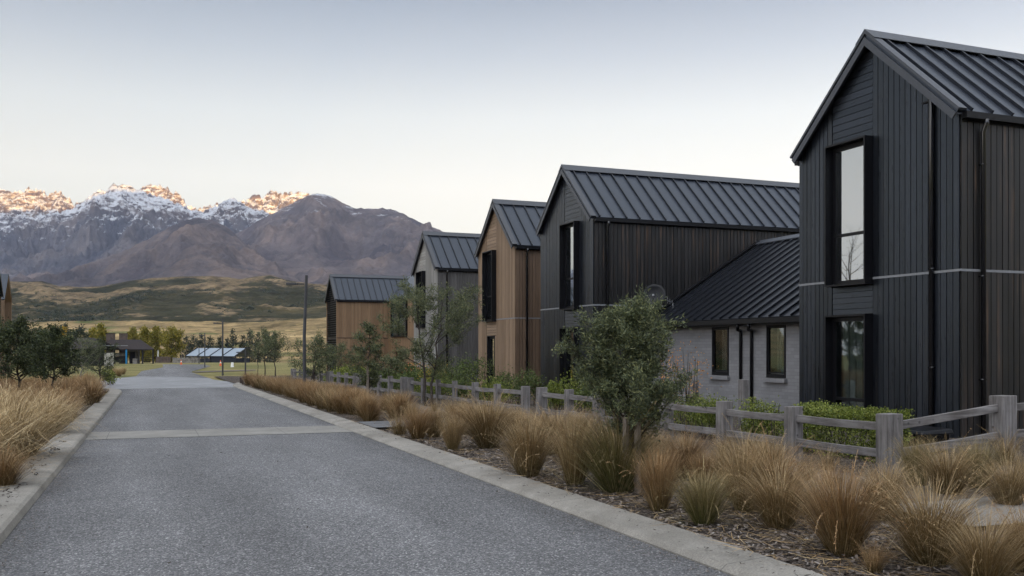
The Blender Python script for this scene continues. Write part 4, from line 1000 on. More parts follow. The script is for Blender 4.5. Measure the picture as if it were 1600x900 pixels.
def build_plants():
    # --- the big young tree and its neighbours on the right
    x, y = pg(990, 770)
    make_tree('young_tree', 'big bushy dark green young tree in front of the brick wing', (x, y, bed_z(x, y)), 1.9, (.53,.53,.61,.43), (.05,.0066), 36000, 'leaf_dark', 5, trunk_r=.034, clear=.29, prim=30, sec=8, lw=.4, up=.9, lean=(-.07,.05), jag=.5, skirt=.2)
    g = 'trees on the right side of the street'
    make_tree('young_tree', 'open spreading olive tree in front of the narrow grey house', at_px(671, 26.3), 3.2, (1.25,1.25,.68,.34), (.075,.0105), 19000, 'leaf_olive', 8, trunk_r=.045, clear=.3, prim=20, sec=7, up=.75, stems=2, group=g, jag=.35)
    make_tree('young_tree', 'slim pointed olive sapling with a stake before the orange timber house', at_px(577, 28.5), 2.35, (.5,.5,.6,.42), (.07,.012), 7500, 'leaf_dark', 12, trunk_r=.03, clear=.22, prim=26, sec=5, up=.5, group=g)
    x, y, z = at_px(574.5, 28.2); m = MB(); m.box(-.03,.03,-.03,.03,-.2,1.15); o = m.build('tree_stake', MAT['stake'], None, (x,y,z)); tag(o, 'timber stake beside the slim pointed sapling', 'stake')
    make_tree('young_tree', 'loose dark shrubby tree beside the tall lamp post', at_px(490, 41), 2.0, (.8,.8,.6,.42), (.1,.016), 4500, 'leaf_dark', 15, trunk_r=.035, clear=.2, prim=20, sec=6, up=.6, stems=3, group=g)
    make_tree('young_tree', 'right one of the two small lawn trees near the far tussocks', at_px(430, 62), 2.75, (1.0,1.0,.68,.32), (.12,.02), 2600, 'leaf_dark', 17, trunk_r=.045, clear=.42, prim=18, sec=5, group=g)
    make_tree('young_tree', 'left one of the two small lawn trees near the far tussocks', at_px(414, 64), 2.9, (1.0,1.0,.68,.32), (.12,.02), 2600, 'leaf_dark', 19, trunk_r=.045, clear=.42, prim=18, sec=5, group=g)
    make_tree('young_tree', 'thin bare trunked sapling left of the two small lawn trees', at_px(403, 64), 2.1, (.4,.4,.72,.3), (.1,.016), 500, 'leaf_olive', 21, trunk_r=.03, clear=.5, prim=10, sec=3, group=g)
    make_tree('young_tree', 'small dark bush tree against the louvred end of the orange house', at_px(533, 60), 2.0, (.8,.8,.55,.45), (.12,.02), 2600, 'leaf_dark', 23, clear=.15, prim=20, sec=5, group=g)
    make_tree('young_tree', 'dark bush tree at the louvred corner of the orange house, left of another', at_px(512, 62), 1.8, (.9,.9,.55,.45), (.12,.02), 1800, 'leaf_deep', 27, clear=.12, prim=18, sec=5, group=g)
    make_tree('young_tree', 'leafy shrub tree under the tall wing window of the orange house', at_px(611, 40), 1.3, (.6,.6,.6,.4), (.09,.018), 2500, 'leaf_olive', 25, clear=.2, prim=20, sec=5, group=g)
    # --- left side
    g = 'dark young trees on the left side of the road'
    make_tree('young_tree', 'large dark round tree at the left edge of the photo', at_px(28, 26.5), 2.3, (.85,.8,.68,.32), (.06,.017), 15000, 'leaf_deep', 31, trunk_r=.05, clear=.36, prim=30, sec=9, up=.5, group=g, jag=.25)
    make_tree('young_tree', 'dark round tree with a tied trunk, right of the largest left tree', at_px(83, 25.6), 2.1, (.62,.62,.7,.3), (.06,.017), 11000, 'leaf_deep', 33, trunk_r=.04, clear=.42, prim=28, sec=8, up=.45, group=g, jag=.25)
    make_tree('young_tree', 'slender grey green sapling in the left tussocks', at_px(127, 36), 2.1, (.55,.55,.66,.34), (.06,.01), 2200, 'leaf_olive', 35, 'bark_pale', trunk_r=.03, clear=.35, prim=16, sec=5, up=.9, group=g)
    make_tree('young_tree', 'small dark tree nearest the bend on the left side', at_px(156, 44), 2.0, (.75,.75,.62,.4), (.07,.014), 4200, 'leaf_deep', 37, trunk_r=.05, clear=.25, prim=22, sec=6, group=g)
    make_tree('young_tree', 'dark tree cut off by the left edge behind the largest left tree', at_px(-30, 30), 2.7, (.8,.8,.66,.34), (.07,.02), 12000, 'leaf_deep', 39, trunk_r=.05, clear=.25, prim=24, sec=7, group=g)
    make_tree('reflection_tree', 'unseen bare branched tree added for the reflection in the upper window of the nearest black house', (-10.5, 41.0, -.3), 7.6, (2.2,2.2,.62,.4), (.08,.02), 300, 'leaf_olive', 71, trunk_r=.14, clear=.25, prim=16, sec=6, lw=.4, up=1.1)  # added out of view, stands in for a tower-like shape in the window
    make_shrub('leafy_shrub', 'bright green low shrub right of the small dark tree by the bend', at_px(169, 46), (.42,.42,.8), 'leaf_hedge', 41, 900, (.08,.03))
    # --- hedges and garden shrubs behind the fence
    x0, y0 = 9.75, 10.55
    make_shrub('clipped_hedge', 'clipped light green hedge behind the fence under the nearest black house', (9.45, 10.75, bed_z(9.45, 10.75)-.02), (.27,.9,.68), 'leaf_hedge', 51, 15000, (.034,.013), 'hedges and shrubs behind the fence', 'hedge', boxy=True)
    for px, d, sx, sz, lb in ((1190, 15.6, .42, .8, 'loose light green shrub below the right window of the brick wing'), (1110, 16.6, .5, .78, 'loose light green shrub right of the big young tree'), (1065, 17.6, .5, .78, 'light green shrub half hidden by the big young tree')):
        make_shrub('leafy_shrub', lb, at_px(px, d), (sx,sx*1.1,sz), 'leaf_hedge', int(px), 4500, (.036,.013), 'hedges and shrubs behind the fence')
    for px, d, sx, sz, mt, lb in ((902, 23.5, .45, 1.15, 'leaf_hedge', 'rounded light green shrub at the front of the farther black house'), (945, 21.5, .5, .9, 'leaf_shrub', 'low green shrub left of the big young tree behind the fence'),
            (826, 27.5, .5, 1.15, 'leaf_shrub', 'upright green shrub before the corner of the light brown house'), (790, 28.5, .6, .95, 'leaf_shrub', 'green shrub under the light brown house beside its corner'),
            (742, 31.5, .75, 1.5, 'leaf_shrub', 'tall loose green shrub left of the light brown house'), (705, 33, .9, 1.15, 'leaf_shrub', 'broad green shrub before the narrow grey house'), (765, 26.5, .6, .8, 'leaf_hedge', 'low light green shrub behind the middle fence stretch'),
            (655, 36, .9, .95, 'leaf_shrub', 'green shrub behind the fence left of the olive tree'), (870, 25, .4, .8, 'leaf_hedge', 'small light green shrub between the two black house shrubs'),
            (615, 40, 1.0, .95, 'leaf_shrub', 'round green garden shrub beside the red flowers'), (575, 43, 1.1, .95, 'leaf_hedge', 'mounded light green shrub below the orange timber house'), (545, 47, 1.2, 1.0, 'leaf_hedge', 'mounded yellow green shrub at the orange house corner'),
            (600, 34, .7, .7, 'leaf_shrub', 'low green shrub in the garden behind the broad fence post'), (680, 30.5, .7, .75, 'leaf_hedge', 'low green shrub behind the trunk of the olive tree'), (725, 29, .6, .7, 'leaf_shrub', 'low bushy green shrub behind the middle fence rails')):
        n = int(2600*max(1, sx*1.4)); make_shrub('leafy_shrub', lb, at_px(px, d), (sx,sx,sz), mt, int(px)+100, n, (.055 if d < 35 else .08, .018 if d < 35 else .03), 'hedges and shrubs behind the fence')
    make_shrub('flowering_shrub', 'shrub with red flowers in the garden before the orange timber house', at_px(636, 44), (1.0,.8,1.1), 'leaf_shrub', 61, 3200, (.08,.03), flowers=(70, 'petal'))
    make_shrub('autumn_shrub', 'orange tinted shrub behind the olive tree', at_px(690, 35.5), (.7,.7,1.4), 'leaf_yellow', 62, 900, (.07,.02))
    make_shrub('autumn_shrub', 'small russet shrub at the grey house corner behind the olive tree', at_px(660, 38), (.5,.5,1.2), 'leaf_orange', 63, 420, (.07,.02))
    make_shrub('autumn_shrub', 'wispy orange autumn branches behind the big young tree by the brick wall', at_px(1062, 20.5), (.6,.5,1.9), 'leaf_orange', 64, 520, (.05,.014))
    # --- far trees
    g = 'yellow green willows beyond the shelter'
    for px, d, py0, py1, wpx, mt, lb in ((268, 205, 517, 557, 15, 'leaf_willow', 'round yellow green willow nearest the dark gate posts'), (244, 212, 514, 556, 9, 'leaf_willow', 'slim yellow green willow right of the second chimney'), (226, 214, 515, 556, 9, 'leaf_willow', 'slim yellow green willow above the shelter roof'),
            (207, 218, 516, 552, 9, 'leaf_willow', 'pale willow just right of the shelter chimneys'), (158, 190, 512, 548, 8, 'leaf_willow', 'yellow green willow left of the shelter chimneys'), (146, 195, 517, 548, 8, 'leaf_willow', 'low yellow green willow behind the shelter porch roof'), (98.5, 170, 517.5, 530, 7, 'leaf_yellow', 'small golden yellow tree above the low dark building')):
        x, y = pw(px, d); zb = gz(x, y)-1.0; H = zat(py0, d)-zb; r = wpx/F*d
        make_tree('willow_tree', lb, (x, y, zb), H, (r,r,.54,.47), (.42,.13), 4800, mt, int(px)+7, trunk_r=.15, clear=.12, prim=26, sec=7, up=.9, lw=.34, group=g)
    g = 'dark trees in front of the golden hillside'
    for px, d, py0, py1, wpx, lb in ((291, 285, 529, 555, 9, 'dark tree directly right of the yellow willow'), (303, 285, 527, 555, 9, 'dark tree above the left end of the pale canopy'), (316, 285, 525, 555, 8, 'second dark tree above the left half of the canopy'), (328, 285, 528, 553, 7, 'low dark tree left of the second tallest lamp post'),
            (344, 270, 528, 549, 5, 'small dark conical tree just left of the second tallest lamp post'), (355, 275, 531, 549, 4.5, 'low dark conical tree just right of the second tallest lamp post'), (363.5, 270, 517, 549, 6, 'thin tall open pine behind the canopy'),
            (379, 275, 526, 549, 6, 'dark rounded pine above the right end of the canopy'), (390.5, 270, 517, 549, 7, 'tall dark pine with a pointed top above the right end of the canopy'), (402, 275, 523, 549, 7, 'broad dark tree beside the tall pointed pine'), (417, 265, 521.5, 549, 5.5, 'dark pine above the two small lawn trees'), (428, 268, 526, 549, 5.5, 'rightmost dark pine above the small lawn trees')):
        x, y = pw(px, d); zb = gz(x, y)-1.2; H = zat(py0, d)-zb; r = wpx/F*d
        make_tree('pine_tree', lb, (x, y, zb), H, (r,r,.52,.48), (.5,.13), 1100, 'leaf_pine', int(px)+3, trunk_r=.14, clear=.12, prim=24, sec=5, up=.35, lw=.3, group=g)
    g = 'dark round trees behind the low dark building'
    for px, d, py0, wpx, lb in ((125, 165, 515, 14, 'large dark round tree behind the low dark building'), (100, 175, 510, 14, 'broad dark tree on the slope above the golden yellow tree'), (62, 150, 520, 14, 'dark tree behind the left trees beside the dark clerestory'), (40, 160, 524, 12, 'dark tree behind the largest left tree')):
        x, y = pw(px, d); zb = gz(x, y)-.6; H = zat(py0, d)-zb; r = wpx/F*d
        make_tree('round_tree', lb, (x, y, zb), H, (r,r,.5,.5), (.4,.12), 1900, 'leaf_pine', int(px)+9, trunk_r=.15, clear=.1, prim=26, sec=6, up=.4, group=g)

def build_tussocks():
    # near clumps of the right bed, one by one: base pixel column/row on the bed, top row, form
    G = 'tussock grasses in the right bed'
    near = [
      (1316, 872, 733, 'round', 'tussock_rust', 'largest round rusty tussock in front of the corner post'),
      (1455, 890, 800, 'arch', 'tussock_tan', 'low wide arching tussock in front of the concrete path end'),
      (1540, 925, 845, 'arch', 'tussock_tan', 'tussock cut off by the bottom right corner of the photo'),
      (1217, 832, 745, 'arch', 'tussock_tan', 'leaning tussock with pale seed plumes left of the largest rusty one'),
      (1099, 826, 735, 'round', 'tussock_green', 'rounded tussock with green base two left of the seed plumes'),
      (1162, 804, 695, 'upright', 'tussock_tan', 'tall ragged tan tussock between the second and third fence posts'),
      (1029, 804, 700, 'upright', 'tussock_rust', 'rusty tussock right of the young tree stakes'),
      (964, 773, 665, 'arch', 'tussock_green', 'dark green tan tussock just left of the young tree stakes'),
      (898, 763, 650, 'upright', 'tussock_tan', 'tall tan tussock with upright blades, second left of the stakes'),
      (826, 749, 655, 'round', 'tussock_tan', 'brown dome tussock below the gap in the fence'),
      (762, 703, 633, 'arch', 'tussock_tan', 'wide golden arching tussock between the dome and the slim tussock'),
      (707, 707, 650, 'upright', 'tussock_tan', 'slim upright tussock standing nearest the kerb'),
      (678, 686, 634, 'round', 'tussock_tan', 'brown tussock behind the slim upright one'),
      (653, 690, 636, 'round', 'tussock_rust', 'rusty tussock right of the flimsy grey one'),
      (625, 683, 642, 'sparse', 'tussock_tan', 'flimsy greyish tussock right of the dark path slab'),
      (574, 661, 613, 'upright', 'tussock_rust', 'bright orange upright tussock left of the dark path slab'),
      (613, 656, 627, 'sparse', 'tussock_rust', 'small sparse rusty tussock beside the pale path'),
      (1433, 768, 700, 'upright', 'tussock_green', 'green tussock right of the corner fence post'),
      (1528, 768, 705, 'round', 'tussock_green', 'wide green tan tussock in front of the right fence rails'),
      (1572, 745, 690, 'sparse', 'tussock_tan', 'sparse pale tussock at the right fence post'),
      (1600, 770, 715, 'sparse', 'tussock_tan', 'sparse pale tussock at the right photo edge above the path'),
      (1365, 900, 850, 'sparse', 'tussock_rust', 'small rusty sprig at the bottom edge below the largest tussock'),
      (1262, 760, 715, 'sparse', 'tussock_tan', 'thin pale tussock at the foot of the second fence post'),
      (1190, 750, 700, 'sparse', 'tussock_tan', 'thin straw tussock at the foot of the third fence post'),
      (1395, 775, 725, 'sparse', 'tussock_tan', 'thin tussock hugging the base of the corner fence post'),
      (940, 735, 665, 'round', 'tussock_tan', 'tan tussock behind the pair left of the stakes'),
      (866, 712, 650, 'arch', 'tussock_tan', 'golden tussock under the fence posts beside the gap'),
      (812, 700, 643, 'round', 'tussock_tan', 'tan tussock in front of the fence gap post'),
      (1070, 752, 690, 'arch', 'tussock_rust', 'rusty tussock behind the one beside the stakes'),
      (1125, 760, 700, 'round', 'tussock_tan', 'tan tussock under the third fence post'),
      (725, 682, 633, 'round', 'tussock_rust', 'rusty tussock behind the wide golden arching one'),
      (780, 684, 636, 'upright', 'tussock_tan', 'upright tan tussock under the middle fence rails'),
      (912, 706, 652, 'sparse', 'tussock_rust', 'wispy rusty tussock left of the big tree foliage'),
      (1300, 770, 725, 'sparse', 'tussock_rust', 'wispy tussock below the hedge between two fence posts'),
      (1480, 782, 725, 'arch', 'tussock_tan', 'tan arching tussock between the two green ones right of the corner post'),
      (1575, 800, 745, 'arch', 'tussock_tan', 'tan tussock at the right photo edge on the far side of the concrete path'),
      (1610, 905, 815, 'round', 'tussock_rust', 'rusty tussock at the right photo edge in front of the concrete path'),
    ]
    hk = {'upright': .82, 'round': .72, 'arch': .63, 'sparse': .55, 'straw': .62}
    for i, (px, py, pt, kind, mt, lb) in enumerate(near):
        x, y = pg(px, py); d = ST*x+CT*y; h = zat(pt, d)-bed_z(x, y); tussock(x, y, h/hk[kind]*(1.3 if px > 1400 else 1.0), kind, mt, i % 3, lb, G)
    gi = np.random.default_rng(41)
    for yv in np.arange(6.9, 20.5, .62):
        for xr in (5.75, 6.45):
            if gi.uniform() < .2 or (17.9 < yv < 20.2 and xr < 6.2): continue
            kd = ('round','arch','upright','sparse')[int(gi.integers(0,4))]
            tussock(xr+gi.normal(0,.16), yv+gi.normal(0,.18), gi.uniform(.5, .78), kd, ('tussock_tan','tussock_rust','tussock_tan')[int(gi.integers(0,3))], int(gi.integers(0,3)), 'tan tussock in the back row of the right bed, in front of the footpath', 'back row tussocks of the right bed')
    for yv in np.arange(9.6, 24, .9):
        tussock(9.54/1.03-.085*yv+.15-.55+gi.normal(0,.1), yv+gi.normal(0,.2), gi.uniform(.45, .7), 'sparse', 'tussock_tan', int(gi.integers(0,3)), 'sparse straw tussock growing along the foot of the fence', 'sparse tussocks along the fence foot')
    # the far drift along the right kerb up to the bend, two to three deep
    k = 0
    G2 = 'tussocks in the far right drift'
    g = np.random.default_rng(4)
    front = [(546, 650), (512, 645), (483, 636), (459, 625), (436, 618), (413, 612), (395, 606), (562, 655), (528, 648), (497, 641), (470, 631), (447, 621), (424, 615), (404, 609), (385, 603)]
    for px, py in front:
        x, y = pg(px, py); tussock(x+.12, y, g.uniform(.64, .88), 'far', ('tussock_rust','tussock_tan')[k % 2], k % 4, 'brown tussock in the dense front row along the far right kerb', G2); k += 1
    y = 20.6
    while y < 44:
        for xr in ((4.75, 5.3, 5.85) if y > 26 else (5.1, 5.75)):
            if g.uniform() < .12: continue
            tussock(xr+g.normal(0,.15), y+g.normal(0,.25), g.uniform(.5, .8), 'far', ('tussock_rust','tussock_tan')[int(g.integers(0,2))], k % 4, 'brown tussock deep in the dense drift left of the fence', G2); k += 1
        y += 1.0
    # left bed: big straw clumps in front, rusty drift behind up to the bend
    G3 = 'tussock grasses in the left bed'
    for i, (px, py, s, kind, mt, lb) in enumerate([
      (38, 722, 1.0, 'straw', 'tussock_straw', 'big pale straw tussock arching over the left kerb'), (-12, 735, 1.0, 'straw', 'tussock_straw', 'pale straw tussock cut off by the left photo edge'), (85, 684, .85, 'straw', 'tussock_straw', 'straw tussock beside the left kerb behind the big pale one'),
      (20, 680, .95, 'straw', 'tussock_straw', 'tall straw tussock behind the big pale one at the left edge'), (-50, 760, 1.0, 'straw', 'tussock_straw', 'straw tussock outside the left edge, blades hanging in'), (22, 770, .62, 'arch', 'tussock_rust', 'low rusty tussock at the kerb below the big pale one'),
      (108, 655, .95, 'arch', 'tussock_rust', 'rusty tussock at the kerb beyond the straw ones'), (60, 655, .9, 'arch', 'tussock_tan', 'tan tussock between the trunks of the two dark trees')]):
        x, y = pg(px, py); tussock(x-.12, y, s, kind, mt, i % 3, lb, G3)
    y = 20.0; k = 0
    while y < 43.6:
        for xr in (-1.85, -2.5, -3.2, -4.1, -5.2, -6.4):
            if y < 23 and xr < -4.5: continue
            if y > 41 and xr > -2.2: continue
            tussock(xr+g.normal(0,.15), y+g.normal(0,.25), g.uniform(.7, 1.0), 'far', ('tussock_rust','tussock_rust','tussock_tan')[int(g.integers(0,3))], k % 4,
                    'rusty tussock in the dense drift on the left before the bend' if xr > -3.5 else 'rusty tussock deep in the left drift behind the dark trees', G3); k += 1
        y += 1.15
    for px, py in ((186, 588), (192, 585), (180, 586)):
        x, y = pg(px, py); tussock(x, y, .75, 'far', 'tussock_straw', k % 4, 'pale dry tussock on the verge before the shelter', G3); k += 1

# ------------------------------------------------------------------ ground
def sheet(name, pts, mat, dz, label=None):
    m = MB(); m.poly([(x, y, gz(x, y)+dz) for x, y in pts]); o = m.build(name, mat); o['kind'] = 'structure'; return o
def grid_sheet(name, x0, x1, y0, y1, nx, ny, mat, zf):
    xs = np.linspace(x0, x1, nx); ys = np.linspace(y0, y1, ny); X, Y = np.meshgrid(xs, ys); Z = zf(X, Y)
    V = np.stack([X, Y, Z], -1).reshape(-1, 3); i = np.arange((ny-1)*nx).reshape(ny-1, nx)[:, :-1].reshape(-1); Fq = np.stack([i, i+1, i+nx+1, i+nx], 1)
    o = link(name, np_mesh(name, V, Fq, mat, smooth=True)); o['kind'] = 'structure'; return o
def kerb(name, line, sign, prof, mat):
    """line = road-side edge; prof = (outward offset, height) pairs"""
    m = MB(); n = len(prof); P = [Vector((x, y, 0)) for x, y in line]
    for i, p in enumerate(P):
        d = (P[min(i+1, len(P)-1)]-P[max(i-1, 0)]).normalized(); o = Vector((d.y, -d.x, 0))*sign
        for a, h in prof:
            q = p+o*a; m.v.append((q.x, q.y, gz(q.x, q.y)+h))
    for i in range(len(P)-1):
        for k in range(n-1): m.f.append((i*n+k, i*n+k+1, (i+1)*n+k+1, (i+1)*n+k))
    o = m.build(name, mat); o['kind'] = 'structure'; return o
def ggrid(X, Y):
    d = ST*X+CT*Y; return -0.0069*d - 0.009*np.maximum(0, d-165.0)
def build_ground():
    # one ground sheet in camera-aligned rows out to the foot of the hills
    ds = np.concatenate([np.linspace(-70, 160, 60), np.linspace(165, 400, 50)]); pxs = np.linspace(-1, 1, 90); D, U = np.meshgrid(ds, pxs, indexing='ij')
    Xc = U*(160+np.maximum(D, 0)*1.3); X = CT*Xc+ST*D; Y = -ST*Xc+CT*D
    Z = ggrid(X, Y)-0.035 + 0.18*fbm(X/25, Y/25, 3, 2)*np.clip((D-95)/50, 0, 1)
    road = np.abs(X-(2+np.clip(Y-60, 0, 100)*.03)) < 9; Z = np.where(road & (D < 160), ggrid(X, Y)-0.035, Z)
    nx = len(pxs); i = np.arange((len(ds)-1)*nx).reshape(-1, nx)[:, :-1].reshape(-1)
    o = link('ground', np_mesh('ground', np.stack([X, Y, Z], -1).reshape(-1, 3), np.stack([i, i+1, i+nx+1, i+nx], 1), MAT['lawn'], smooth=True)); o['kind'] = 'structure'
    rp = lambda L: [pg(*q) for q in L]
    sheet('road', [(-1.25,-8),(3.95,-8),(3.95,44.6),(-3.4,44.6),(-1.9,43.95),(-1.35,43.2),(-1.08,42.3),(-.98,41),(-1.0,30),(-1.14,12)], MAT['asphalt'], 0.0)
    sheet('crossing', [(-3.4,44.605),(3.95,44.6),(4.7,51.5)]+rp([(333,593.3)])+[(3.7,62)]+rp([(262,588.6),(212,588.2),(182,591),(150,596)])+[(-9,48.5),(-3.5,45.2)], MAT['crossing'], 0.004)
    sheet('far_road', rp([(212,588.2),(262,588.6)])+[(3.7,62)]+rp([(318,588),(299,581.5),(300,580.3),(318,575.2),(330,572),(318,569.6),(254,569.2),(255,574),(221,579.8)]), MAT['asphalt'], 0.0)
    sheet('side_path', rp([(300,581.3),(308,580.2),(400,577.6),(400,578.8),(308,582)]), MAT['footpath'], 0.006)
    sheet('road_strip', [(-1.06,18.35),(3.86,18.25),(3.86,20.0),(-1.03,20.1)], MAT['strip'], 0.006)
    yy = [-4]+list(np.arange(0, 46.1, 1.0)); kerb('kerb_right', [(3.8, y) for y in yy]+[(3.95,48),(4.3,50.5),(5.0,52.5)], 1, [(0,-.04),(0,.012),(.05,.05),(.4,.075),(.41,-.05)], MAT['kerb'])
    lx = lambda y: -1.12+0.0062*max(0, y-6) if y < 38 else -.92
    kerb('kerb_left', [(lx(y), y) for y in [-4]+list(np.arange(0, 40.5, 1.0))]+[(-.98,41.3),(-1.12,42.3),(-1.4,43.2),(-1.85,43.9),(-2.5,44.4),(-3.5,44.7),(-6,44.9)], -1, [(0,-.04),(0,.008),(.025,.065),(.06,.085),(.47,.1),(.48,-.05)], MAT['kerb'])
    bz = lambda s: (lambda X, Y: ggrid(X, Y)+0.035+0.03*fbm(X*1.3+s, Y*1.3, 4, 6)+np.where(X > 8.6, .13*np.clip((X-8.6)/1.6, 0, 1)*np.clip((14-Y)/4, 0, 1), 0))
    grid_sheet('bed_right', 4.19, 20, -3, 66, 110, 420, MAT['mulch'], bz(0)); grid_sheet('bed_left', -12, -1.55, -3, 43.8, 80, 320, MAT['mulch'], bz(9))
    # footpath between tussocks and fence, its branch to the right, the dark slab joining it to the kerb
    sheet('path_branch', [(6.55,5.9),(14,5.9),(14,7.07),(6.55,7.07)], MAT['path_branch'], 0.082)
    sheet('footpath', [(6.55,7.09),(8.1,7.09),(7.9,12),(7.2,30),(6.9,46),(5.9,46),(6.0,30),(6.5,12)], MAT['footpath'], 0.078)
    sheet('path_slab', [(4.21,18.2),(6.2,18.2),(6.2,19.9),(4.21,19.9)], MAT['slab'], 0.084)
    # bark chips and dead leaves
    g = np.random.default_rng(77)
    def scatter(name, n, fx, fy, zf, smin, smax, mat):
        X = fx(n); Y = fy(n); C = np.stack([X, Y, zf(X, Y)], 1); a = g.uniform(0, 6.28, n); l = g.uniform(smin, smax, n); w = l*g.uniform(.25, .6, n); ti = g.normal(0, .25, n)
        u = np.stack([np.cos(a), np.sin(a), ti], 1)*l[:, None]/2; v = np.stack([-np.sin(a), np.cos(a), g.normal(0, .25, n)], 1)*w[:, None]/2
        V = np.stack([C-u-v*.6, C+u-v, C+u*.8+v, C-u+v*.8], 1).reshape(-1, 3); o = link(name, np_mesh(name, V, np.arange(4*n).reshape(-1, 4), mat)); o['kind'] = 'stuff'; return o
    o = scatter('bark_chips', 30000, lambda n: 4.2+2.4*g.uniform(0, 1, n)**1.2, lambda n: 3.2+17*g.uniform(0, 1, n)**1.7, lambda X, Y: bz(0)(X, Y)+g.uniform(0, .022, len(X)), .015, .06, MAT['chip'])
    tag(o, 'loose grey brown bark chips on the right bed', 'bark mulch')
    o = scatter('bark_chips', 9000, lambda n: -1.56-1.6*g.uniform(0, 1, n)**1.3, lambda n: 5+15*g.uniform(0, 1, n)**1.4, lambda X, Y: bz(9)(X, Y)+g.uniform(0, .022, len(X)), .015, .06, MAT['chip'])
    tag(o, 'loose bark chips and dead blades on the left bed', 'bark mulch')
    def straws(name, n, fx, fy, zf, mat, lb):
        X = fx(n); Y = fy(n); a = g.uniform(0, 6.28, n); l = g.uniform(.1, .36, n); C = np.stack([X, Y, zf(X, Y)+g.uniform(.008, .03, n)], 1)
        u = np.stack([np.cos(a), np.sin(a), g.normal(0, .06, n)], 1)*l[:, None]/2; v = np.stack([-np.sin(a), np.cos(a), g.normal(0, .3, n)], 1)*.0028; bend = np.stack([-np.sin(a), np.cos(a), np.zeros(n)], 1)*(g.normal(0, .12, n)*l)[:, None]
        V = np.stack([C-u-v*.5, C-u+v*.5, C+bend+v, C+bend-v, C+u+v*.4, C+u-v*.4], 1).reshape(-1, 3); b = (np.arange(n)*6)[:, None]
        Fq = np.concatenate([b+np.array([0,1,2,3]), b+np.array([3,2,4,5])]); o = link(name, np_mesh(name, V, Fq, MAT[mat], {'t': np.full(len(V), .9)})); tag(o, lb, 'fallen grass', None, 'stuff')
    straws('fallen_grass', 4200, lambda n: 4.1+2.9*g.uniform(0, 1, n)**.9, lambda n: 3.5+17*g.uniform(0, 1, n)**1.4, lambda X, Y: np.where(X < 4.2, ggrid(X, Y)+.07, bz(0)(X, Y)), 'tussock_tan', 'fallen dry blades lying on the right bed between tussocks')
    straws('fallen_grass', 1500, lambda n: -1.45-1.3*g.uniform(0, 1, n), lambda n: 5+14*g.uniform(0, 1, n), lambda X, Y: np.where(X > -1.56, ggrid(X, Y)+.085, bz(9)(X, Y)), 'tussock_straw', 'fallen dry blades along the left kerb and bed')
    def edge(n): s = g.uniform(0, 1, n) < .55; return np.where(s, 3.79-np.abs(g.normal(0, .16, n)), -1.05+np.abs(g.normal(0, .12, n)))
    o = scatter('road_grit', 5200, edge, lambda n: 4+22*g.uniform(0, 1, n)**1.6, lambda X, Y: ggrid(X, Y)+.004+g.uniform(0, .004, len(X)), .006, .02, MAT['chip']); tag(o, 'fine grit gathered along both edges of the road', 'grit')
    o = scatter('leaf_litter', 130, lambda n: g.uniform(-.9, 3.7, n), lambda n: 5+22*g.uniform(0, 1, n)**1.3, lambda X, Y: ggrid(X, Y)+.005+g.uniform(0, .006, len(X)), .012, .04, MAT['litter']); tag(o, 'a few dark leaf scraps lying on the asphalt', 'leaf litter')
    ctr = np.stack([-1.2-g.uniform(.05, .3, 40), 6+14*g.uniform(0, 1, 40)], 1)
    idx = g.integers(0, 40, 420); pp = ctr[idx]+g.normal(0, .07, (420, 2))*np.array([.6, 1.4]); X, Y = np.clip(pp[:, 0], -1.55, -1.2), pp[:, 1]
    o = scatter('leaf_litter', 420, lambda n: X, lambda n: Y, lambda X, Y: ggrid(X, Y)+.1+g.uniform(0, .004, len(X)), .012, .045, MAT['litter']); tag(o, 'dark leaf litter scattered on the left kerb', 'leaf litter')
    o = scatter('leaf_litter', 260, lambda n: g.uniform(3.86, 4.18, n), lambda n: 5+20*g.uniform(0, 1, n)**1.5, lambda X, Y: ggrid(X, Y)+.08+g.uniform(0, .004, len(X)), .01, .035, MAT['litter']); tag(o, 'sparse dark leaf litter on the right kerb', 'leaf litter')

